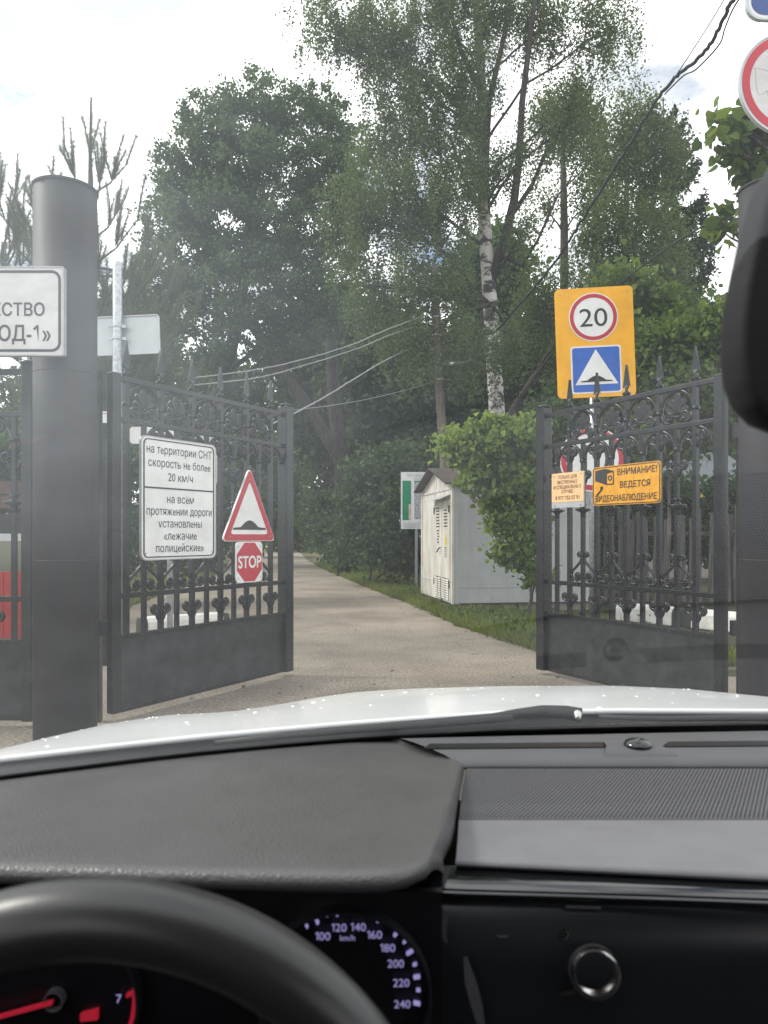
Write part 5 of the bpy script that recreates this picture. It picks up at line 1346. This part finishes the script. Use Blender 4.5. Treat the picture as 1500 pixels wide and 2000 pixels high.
# --- bonnet
rear = [(-160, 1510), (0, 1481), (133, 1466), (267, 1451), (400, 1437), (533, 1425), (667, 1413), (800, 1403), (980, 1391), (1200, 1387), (1500, 1388), (1700, 1396), (1900, 1412)]
rear_z = [(-160, .965), (0, .985), (267, 1.0), (533, 1.015), (800, 1.025), (1500, 1.025), (1900, .985)]
sil = [(-160, 1530), (-60, 1492), (0, 1468), (100, 1439), (200, 1416), (267, 1405), (320, 1397), (400, 1393), (450, 1390), (533, 1378), (620, 1362), (700, 1351), (800, 1345), (980, 1340), (1200, 1339), (1350, 1346), (1500, 1361), (1700, 1386), (1900, 1420)]
sil_Y = [(-160, 1.30), (0, 1.5), (133, 1.75), (267, 1.92), (400, 2.0), (533, 2.05), (667, 2.1), (800, 2.16), (1200, 2.22), (1500, 2.12), (1700, 2.0), (1900, 1.7)]
pxs = list(np.linspace(-160, 1900, 64))
rows = []
for v in np.linspace(0, 1, 9):
    r = []
    for px in pxs:
        a = G(px, interp(rear, px), interp(rear_z, px)); c = P(px, interp(sil, px), interp(sil_Y, px))
        p = a.lerp(c, v); p.z += 0.010 * math.sin(math.pi * v)
        r.append(p)
    rows.append(r)
end = rows[-1]
for dy_, dz_ in ((.08, -.030), (.16, -.075), (.22, -.14), (.25, -.24), (.25, -.45)):
    rows.append([Vector((p.x + (p.x - .4) * .03, p.y + dy_, p.z + dz_)) for p in end])
b = MB(); b.grid(rows); b.f = [f[::-1] for f in b.f]
bonnet = cpart(b, 'bonnet', 'car_white')
# rolled rear lip of the bonnet
b = MB(); b.tube([p + Vector((0, -0.001, -0.002)) for p in rows[0]], 0.006, 8); cpart(b, 'bonnet_edge', 'car_white', bonnet)
# rain drops
rd = random.Random(21); b = MB()
for k in range(80):
    px = rd.uniform(60, 1480); v = rd.random() ** .7 * .97
    i = min(7, int(v * 8)); j = min(len(pxs) - 2, int((px + 160) / 2060 * 63))
    p = rows[i][j].lerp(rows[i + 1][j], v * 8 - i).lerp(rows[i][j + 1].lerp(rows[i + 1][j + 1], v * 8 - i), rd.random())
    s = rd.uniform(.0012, .0034) * (1.5 if rd.random() < .12 else 1)
    prof = [(s * 1.3, 0), (s * 1.1, s * .35), (s * .6, s * .6), (s * .1, s * .66)]
    b.lathe([(r, p.z - .0005 + z) for r, z in prof], p.x, p.y, 8)
o = cpart(b, 'rain_drops', 'water', bonnet); o['kind'] = 'stuff'
# --- windscreen base line (height 1.0) and the glass rising back over the driver
base = [(-60, 1533), (0, 1522), (133, 1505), (267, 1488), (400, 1473), (533, 1460), (667, 1449), (750, 1443), (1000, 1431), (1245, 1425), (1500, 1421), (1650, 1422)]
BL = [G(px, py, 1.0) for px, py in base]
BL = [Vector((-0.68, 0.93, 0.99))] + BL + [Vector((1.05, 1.30, 1.0)), Vector((1.28, 1.17, 1.0)), Vector((1.45, 0.98, .99))]
def BLp(t):
    f = t * (len(BL) - 1); i = min(len(BL) - 2, int(f)); return BL[i].lerp(BL[i + 1], f - i)
th = R(30); cxm = 0.40
def glass_pt(t, L, lift=0.0):
    p = BLp(t); q = p + Vector((-(p.x - cxm) * 0.16 * L, -math.cos(th) * L, math.sin(th) * L + 0.018 * math.sin(math.pi * L / 1.25)))
    return q + Vector((0, math.sin(th), math.cos(th))) * lift
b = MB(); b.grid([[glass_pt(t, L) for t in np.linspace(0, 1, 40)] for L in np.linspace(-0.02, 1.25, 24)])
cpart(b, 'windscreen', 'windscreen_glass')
b = MB(); b.grid([[glass_pt(t, L, 0.002) for t in np.linspace(0, 1, 60)] for L in (-0.03, 0.0, 0.012)]); cpart(b, 'glass_border', 'gauge_black')
# --- cowl strip outside the glass
b = MB(); rws = []
for f in (0, .25, .5, .8, 1.0):
    r = []
    for px in pxs:
        a = G(px, interp(rear, px), interp(rear_z, px)) + Vector((0, .004, -.008)); t_ = np.interp(px, [-160] + [q[0] for q in base] + [1900], np.linspace(0, 1, len(base) + 2))
        q = G(px, interp(base, px) + (0 if px > -60 else (-60 - px) * .1), 1.0) + Vector((0, .005, -.02))
        p = a.lerp(q, f); p.z -= 0.008 * math.sin(math.pi * f); r.append(p)
    rws.append(r)
b.grid(rws); cpart(b, 'cowl', 'car_black')
# --- wipers
def path3(pts): return [P(*p) for p in pts]
wa = cpart(MB().tube(path3([(1135, 1397, 1.31), (1105, 1391, 1.315), (1060, 1388, 1.32), (1010, 1393, 1.32), (960, 1400, 1.31), (800, 1413, 1.28), (620, 1427, 1.25)]), [.013, .012, .010, .008, .006, .005, .004], 8), 'wiper', 'rubber')
cpart(MB().tube(path3([(1000, 1402, 1.30), (850, 1413, 1.28), (700, 1424, 1.255), (560, 1436, 1.23), (420, 1451, 1.20)]), [.006, .007, .007, .006, .004], 6), 'blade', 'rubber', wa)
b = MB(); q = P(1128, 1396, 1.295); b.lathe([(.002, q.z - .009), (.007, q.z - .005), (.008, q.z), (.006, q.z + .006), (.001, q.z + .009)], q.x, q.y, 12); cpart(b, 'pivot_nut', 'chrome', wa)
wb_ = cpart(MB().tube(path3([(1900, 1405, 1.33), (1650, 1400, 1.34), (1450, 1402, 1.33), (1300, 1404, 1.32), (1170, 1400, 1.315)]), [.012, .009, .006, .005, .004], 8), 'wiper', 'rubber')
# --- dashboard: hooded section in front of the driver
yfar = [(-300, 1556), (-150, 1541), (0, 1522), (133, 1505), (267, 1489), (400, 1474), (533, 1461), (667, 1451), (780, 1446), (900, 1438)]
ynear = [(-300, 1678), (-150, 1683), (0, 1688), (300, 1696), (600, 1703), (700, 1704), (760, 1702), (800, 1694), (830, 1680), (860, 1655)]
pr_tab = [(0, 765), (.12, 835), (.22, 880), (.32, 890), (.5, 880), (.65, 867), (.8, 853), (.9, 844), (1, 832)]
wb_tab = [(0, 780), (.12, 850), (.22, 897), (.32, 906), (.5, 898), (.65, 894), (.8, 889), (.9, 882), (1, 866)]
rows = []
vs_ = list(np.linspace(0, 1, 26))
for v in vs_:
    xr = interp(pr_tab, v); r = []
    z = 1.0 + 0.068 * (1 - (1 - v) ** 1.7)
    for u in np.linspace(0, 1, 30):
        px = -300 + (xr + 300) * u
        y = interp(yfar, px) * (1 - v) + interp(ynear, px) * v
        r.append(G(px, y, z - 0.012 * max(0, u - .93) / .07 * .5))
    xb = interp(wb_tab, v); yb = interp(yfar, xr) * (1 - v) + interp(ynear, xr) * v
    e = r[-1]; w_ = G(xb, yb + 3, max(.985, z - .055))
    r += [e.lerp(w_, .10) + Vector((.001, 0, .004)), e.lerp(w_, .25) + Vector((.002, 0, .007)), e.lerp(w_, .45) + Vector((.003, 0, .008)), e.lerp(w_, .7) + Vector((.003, 0, .005)), w_]
    rows.append(r)
last = rows[-1]
for k, (dy_, dz_) in enumerate(((-.004, -.002), (-.007, -.006), (-.006, -.012), (.002, -.018), (.015, -.021), (.09, -.022))):
    rows.append([p + Vector((0, dy_, dz_)) for p in last])
b = MB(); b.grid(rows)
dash = cpart(b, 'dashboard', 'dash_soft')
# centre shelf between the windscreen and the speaker cover
def strip(ys, x0s, x1, name, m, n=28, parent=dash, bulge=0):
    rws = []
    for (y0, z), x0 in zip(ys, x0s):
        rws.append([G(px, y0 + dyr(px, y0), z) for px in np.linspace(x0, x1, n)])
    b = MB(); b.grid(rws); return cpart(b, name, m, parent)
def dyr(px, y0):                                   # far edges rise slightly towards the right, near edges fall
    return (-14 * (px - 800) / 700 if y0 < 1446 else -6 * (px - 800) / 700 if y0 < 1470 else 0 if y0 < 1605 else (y0 - 1605) / 85 * 30 * (px - 880) / 620)
strip([(1441, .998), (1444, 1.012), (1450, 1.019), (1462, 1.022), (1474, 1.021), (1486, 1.017), (1494, 1.0125), (1499, 1.0095), (1503, 1.006)], [775, 790, 808, 840, 868, 888, 898, 904, 906], 2500, 'centre_shelf', 'dash_plastic')
strip([(1501, 1.010), (1530, 1.0135), (1565, 1.016), (1598, 1.018), (1601, 1.0165)], [912, 905, 900, 897, 897], 2500, 'speaker_cover', 'perforated', 40)
strip([(1600.5, 1.0150), (1603, 1.018), (1640, 1.019), (1675, 1.018), (1688, 1.0165), (1692, 1.012)], [896, 896, 894, 891, 889, 889], 2500, 'smooth_panel', 'dash_panel')
for xa, xb_ in ((826, 1186), (1292, 1700)):
    b = MB(); b.grid([[G(px, y0 - 6 * (px - 800) / 700, 1.0235) for px in np.linspace(xa + (14 if k == 0 else 0), xb_, 20)] for k, y0 in enumerate((1452.5, 1462))]); cpart(b, 'defroster_slot', 'gauge_black', dash)
# sun sensor dome on its raised mount
c = G(1245, 1452, 1.03)
b = MB(); n = 20
rr_ = [(1.0, 0), (.96, .25), (.8, .55), (.5, .82), (.15, .98), (0.02, 1.0)]
for r, z in rr_: pass
b.lathe([(.021 * r, c.z - .003 + .012 * z) for r, z in rr_], c.x, c.y, 24); cpart(b, 'sun_sensor', 'gloss_black', dash)
b = MB(); b.grid([[Vector((c.x + x * s, c.y + y, zz_)) for x in np.linspace(-1, 1, 9)] for s, y, zz_ in ((.028, .05, 1.016), (.032, .03, 1.026), (.036, 0, 1.0275), (.046, -.03, 1.024), (.052, -.038, 1.016))])
b.v = [(x if x > c.x - .03 else x - .012, y, z) for x, y, z in b.v]
cpart(b, 'sensor_mount', 'dash_plastic', dash)
# glossy strip and chrome edge above the fascia
top_l = [(840, 1692), (890, 1690), (1100, 1701), (1300, 1711), (1500, 1722), (1850, 1742), (2500, 1775)]
bot_l = [(838, 1733), (890, 1736), (1100, 1742), (1300, 1748), (1500, 1755), (1850, 1768), (2500, 1795)]
xs_ = np.linspace(838, 2500, 60)
rws = [[G(px, interp(top_l, px) * (1 - f) + interp(bot_l, px) * f, 1.0105 - .004 * f * f) for px in xs_] for f in np.linspace(0, 1, 8)]
b = MB(); b.grid(rws); cpart(b, 'gloss_strip', 'gloss_black', dash)
b = MB(); b.tube([p + Vector((0, -.002, -.004)) for p in rws[-1]], 0.0030, 8); cpart(b, 'chrome_edge', 'trim_edge', dash)
# dark fascia with rotary knob
fy = 0.715
b = MB(); b.grid([[P(px, y0, fy + (.02 if k == 0 else 0)) for px in np.linspace(835, 2600, 14)] for k, y0 in enumerate((1745, 1775, 1900, 2050, 2300))]); fas = cpart(b, 'fascia', 'fascia')
def disc(px, py, Y, prof, name, m, parent, n=40):
    c = P(px, py, Y); b = MB()
    vs = []; fs = []
    for r, d in prof:
        for j in range(n):
            a = 2 * math.pi * j / n; vs.append((c.x + r * math.cos(a), c.y - d, c.z + r * math.sin(a)))
    for i in range(len(prof) - 1):
        for j in range(n): jj = (j + 1) % n; fs.append((i * n + j, i * n + jj, (i + 1) * n + jj, (i + 1) * n + j))
    k = (len(prof) - 1) * n; fs.append(tuple(range(k, k + n)))
    b.add(vs, fs); return cpart(b, name, m, parent)
disc(1157, 1890, fy, [(.0235, 0), (.0235, .014), (.0225, .016)], 'knob_skirt', 'dash_plastic', fas)
disc(1160, 1893, fy - .014, [(.0225, 0), (.0228, .006), (.0215, .009), (.0195, .0095), (.0185, .008)], 'knob_ring', 'chrome', fas)
disc(1160, 1893, fy - .0215, [(.0186, 0), (.0186, .0015), (.017, .0022)], 'knob_face', 'fascia', fas)
b = MB(); c = P(1101, 1826, fy - .002)
b.ring([(c.x + x, c.z + z) for x, z in circ(.0052, 20)], [(c.x + x, c.z + z) for x, z in circ(.0036, 20)], c.y, c.y + .001); b.box(c.x - .0007, c.x + .0007, c.y, c.y + .001, c.z + .001, c.z + .0062)
cpart(b, 'power_icon', 'chrome_soft', fas, False)
b = MB(); b.add([P(1090, 1940, fy - .002), P(1122, 1930, fy - .002), P(1126, 1944, fy - .002), P(1092, 1944, fy - .002)], [(0, 1, 2, 3)]); cpart(b, 'skip_icon', 'chrome_soft', fas, False)
b = MB(); b.add([P(1105, 1768, fy - .004), P(1175, 1770, fy - .004), P(1174, 1776, fy - .004), P(1105, 1774, fy - .004)], [(0, 1, 2, 3)]); cpart(b, 'screen_caption', 'dash_plastic', fas, False)
b = MB(); b.add([P(966, 1826, fy - .002), P(996, 1826, fy - .002), P(990, 1832, fy - .002), P(976, 1832, fy - .002)], [(0, 1, 2, 3)]); cpart(b, 'button_mark', 'dash_plastic', fas, False)
# bezel trim between cluster and fascia
b = MB(); b.grid([[P(822, 1772, .70), P(866, 1772, .70)], [P(838, 1796, .70), P(874, 1796, .70)], [P(858, 1822, .70), P(872, 1822, .70)], [P(870, 1842, .70), P(875, 1842, .70)]]); cpart(b, 'bezel_trim', 'dash_plastic', fas, False)
b = MB(); b.grid([[P(905, 1870, .70), P(912, 1868, .70)], [P(908, 1920, .70), P(930, 1915, .70)], [P(920, 1965, .70), P(942, 1960, .70)], [P(938, 2020, .70), P(950, 2020, .70)]]); cpart(b, 'bezel_trim', 'dash_plastic', fas, False)
# --- instrument cluster
CL = Vector(P(675, 1945, .665)); kc = .665 / F
b = MB(); b.box(-.75, .088, .012, .02, -.16, .088)
icl = b.build('instrument_cluster', 'gauge_black', car); icl.location = CL - Vector(car.location)
def L2(px, py): return ((px - 675) * kc, -(py - 1945) * kc)
def lpart(b, name, m): return b.build(name, m, icl)
def gauge_ring(cx, cy, r, name):
    b = MB(); x, z = L2(cx, cy); b.ring([(x + a, z + c) for a, c in circ(r, 72)], [(x + a, z + c) for a, c in circ(r - .0022, 72)], -.004, .011); lpart(b, name, 'fascia')
gauge_ring(672, 1950, 172 * kc, 'dial_rim'); gauge_ring(100, 1962, 172 * kc, 'dial_rim')
ticks = [(100, 617, 1808, 13), (110, 637, 1796, 7), (120, 657, 1791, 14), (130, 678, 1786, 8), (140, 700, 1789, 15), (150, 721, 1793, 8), (160, 740, 1804, 15), (170, 759, 1815, 8), (180, 775, 1833, 15), (190, 791, 1850, 8), (200, 801, 1871, 14), (210, 811, 1895, 8), (220, 815, 1920, 13), (230, 818, 1946, 8), (240, 815, 1972, 13), (90, 597, 1819, 7)]
ccx, ccy = 672, 1945
b = MB()
for _, px, py, ln in ticks:
    dx_, dy_ = px - ccx, py - ccy; L = math.hypot(dx_, dy_); ux, uy = dx_ / L, dy_ / L; w_ = 2.1 if ln > 10 else 1.3
    q = [L2(px + ux * ln / 2 - uy * w_, py + uy * ln / 2 + ux * w_), L2(px + ux * ln / 2 + uy * w_, py + uy * ln / 2 - ux * w_), L2(px - ux * ln / 2 + uy * w_, py - uy * ln / 2 - ux * w_), L2(px - ux * ln / 2 - uy * w_, py - uy * ln / 2 + ux * w_)]
    b.prism(q, .007, .0115)
o = lpart(b, 'scale_ticks', 'gauge_digits'); o['kind'] = 'stuff'
ONE = '\U0001D7E3'
for body, px, py, w_ in (('00', 629 + 4, 1843, 22), ('20', 661 + 4, 1826, 22), ('40', 699 + 4, 1825, 22), ('60', 731 + 4, 1840, 22), ('80', 757 + 4, 1866, 22), ('200', 773, 1897, 32), ('220', 784, 1935, 32), ('240', 786, 1977, 32)):
    x, z = L2(px, py + 1)
    ls = [(body, x, z, .0072, w_ * kc, 'c')]
    if body not in ('200', '220', '240'): ls.append((ONE, x - (w_ / 2 + 5) * kc, z, .0072, 6 * kc, 'c'))
    o = lettering(icl, ls, 'gauge_digits', .0065, 'speed_numeral', 0.0)
x, z = L2(678, 1845); lettering(icl, [('km/h', x, z, .0052, 29 * kc, 'c')], 'gauge_digits', .0065, 'unit_caption', 0)
x, z = L2(227, 1968); lettering(icl, [('7', x, z, .0080, 11 * kc, 'c')], 'gauge_digits', .0065, 'rev_numeral', 0.0)
b = MB(); arc = [L2(100 + 160 * math.cos(a), 1962 + 160 * math.sin(a)) for a in np.linspace(-.12, .6, 14)]; arc2 = [L2(100 + 153 * math.cos(a), 1962 + 153 * math.sin(a)) for a in np.linspace(-.12, .6, 14)]
b.prism(arc + arc2[::-1], .007, .0115); b.prism([L2(240, 1953), L2(258, 1946), L2(258, 1952), L2(242, 1959)], .0068, .0115); lpart(b, 'red_zone', 'gauge_red')
b = MB(); b.prism([L2(-60, 2003), L2(-60, 2009), L2(99, 1966), L2(99, 1959)], .002, .006); lpart(b, 'rev_needle', 'gauge_red')
b = MB(); x, z = L2(100, 1962); b.ring([(x + a, z + c) for a, c in circ(20 * kc, 30)], [(x + a, z + c) for a, c in circ(17 * kc, 30)], .003, .0115); lpart(b, 'needle_hub', 'dash_plastic')
b = MB(); b.prism([L2(150, 1992), L2(184, 1983), L2(184, 2003), L2(150, 2006)], .007, .0115); lpart(b, 'warning_lamp', 'gauge_red')
# --- steering wheel
wc = Vector((-.1615, .4204, CZ - .394)); tilt = -.045; Rm, rm = .18, .0215
u_ = Vector((1, 0, 0)); v_ = Vector((0, math.sin(tilt), math.cos(tilt))); n_ = u_.cross(v_)
b = MB(); nn, mm = 96, 20; vs = []; fs = []
for i in range(nn):
    a = 2 * math.pi * i / nn
    for j in range(mm):
        t = 2 * math.pi * j / mm
        vs.append(wc + (u_ * math.cos(a) + v_ * math.sin(a)) * (Rm + rm * math.cos(t)) + n_ * rm * 1.02 * math.sin(t))
for i in range(nn):
    for j in range(mm): fs.append((i * mm + j, ((i + 1) % nn) * mm + j, ((i + 1) % nn) * mm + (j + 1) % mm, i * mm + (j + 1) % mm))
b.add(vs, fs); sw = cpart(b, 'steering_wheel', 'wheel_leather')
b = MB(); b.tube([wc + Vector((0, .05, 0)), wc + Vector((0, .0, 0)), wc + Vector((0, -.02, 0)), wc + Vector((0, -.03, 0))], [.075, .075, .065, .03], 24); cpart(b, 'horn_pad', 'cabin_dark', sw)
for dx_, dz_ in ((-.17, -.02), (.17, -.02), (0, -.17)):
    cpart(MB().tube([wc + Vector((dx_ * .3, .02, dz_ * .3)), wc + Vector((dx_, 0, dz_))], [.028, .018], 10), 'spoke', 'cabin_dark', sw)
# --- rear-view mirror housing at the right edge
MO = [(1560, 296), (1505, 318), (1470, 365), (1448, 440), (1430, 520), (1416, 590), (1409, 650), (1408, 710), (1415, 765), (1432, 808), (1460, 836), (1500, 851), (1600, 860), (1700, 850), (1765, 800), (1795, 700), (1795, 500), (1745, 350), (1650, 300)]
mc = P(1600, 580, .44); mc_ = (1600, 580); rws = []
def ring_at(k, Y):
    n = len(MO); out = []
    for i in range(n * 3):
        a, b_, t = MO[(i // 3) % n], MO[(i // 3 + 1) % n], (i % 3) / 3
        px, py = a[0] * (1 - t) + b_[0] * t, a[1] * (1 - t) + b_[1] * t
        q = P(mc_[0] + (px - mc_[0]) * k, mc_[1] + (py - mc_[1]) * k, .44); out.append(Vector((q.x, Y, q.z)))
    out.append(out[0].copy()); return out
for k, Y in ((.0, .468), (.55, .466), (.80, .459), (.93, .450), (.985, .440), (1.0, .430), (.99, .422), (.95, .417), (.9, .4165), (.0, .4165)): rws.append(ring_at(k, Y))
b = MB(); b.grid(rws); mir = cpart(b, 'mirror_housing', 'mirror_case')
cpart(MB().tube([mc + Vector((.02, .01, .04)), mc + Vector((.02, .03, .10)), mc + Vector((.02, .0, .17))], [.012, .014, .018], 10), 'mirror_stalk', 'mirror_case', mir)
# --- pillars, roof and cabin shell round the camera
for t in (0.0, 1.0):
    cpart(MB().tube([glass_pt(t, L) + Vector((-.03 if t == 0 else .03, 0, 0)) for L in np.linspace(-.05, 1.25, 8)], .04, 10), 'windscreen_pillar', 'headliner')
b = MB(); rws = []
for y0, z0 in ((.12, 1.625), (.02, 1.66), (-.3, 1.695), (-.9, 1.70), (-1.7, 1.66), (-2.0, 1.55)):
    rws.append([Vector((cxm + x * .92, y0 + (0.05 * (1 - x * x) if y0 > 0 else 0), z0 - .06 * x * x)) for x in np.linspace(-1, 1, 11)])
b.grid(rws); cpart(b, 'roof_lining', 'headliner')
for x in (-.62, 1.42):
    cpart(MB().box(x - .04, x + .04, -2.0, 1.05, .35, 1.02), 'door_panel', 'cabin_dark', None, False)
    cpart(MB().box(x - .03, x + .03, -.30, -.18, 1.02, 1.62), 'door_pillar', 'headliner', None, False)
cpart(MB().box(-.66, 1.46, -2.05, -2.0, .35, 1.6), 'rear_light_block', 'cabin_dark', None, False)  # unseen, added over the rear window to keep sky light off the fascia
cpart(MB().box(-.66, 1.46, -2.0, 1.2, .33, .36), 'cabin_floor', 'cabin_dark', None, False)
for x in (-.17, .95):
    cpart(MB().box(x - .25, x + .25, -.75, -.58, .40, 1.15), 'seat_back', 'cabin_dark', None, False, bevel=.05)
cpart(MB().box(-.66, 1.46, 1.0, 1.25, .36, .90), 'bulkhead', 'cabin_dark', None, False)
bpy.data.objects.remove(_fo); bpy.data.curves.remove(_fc)
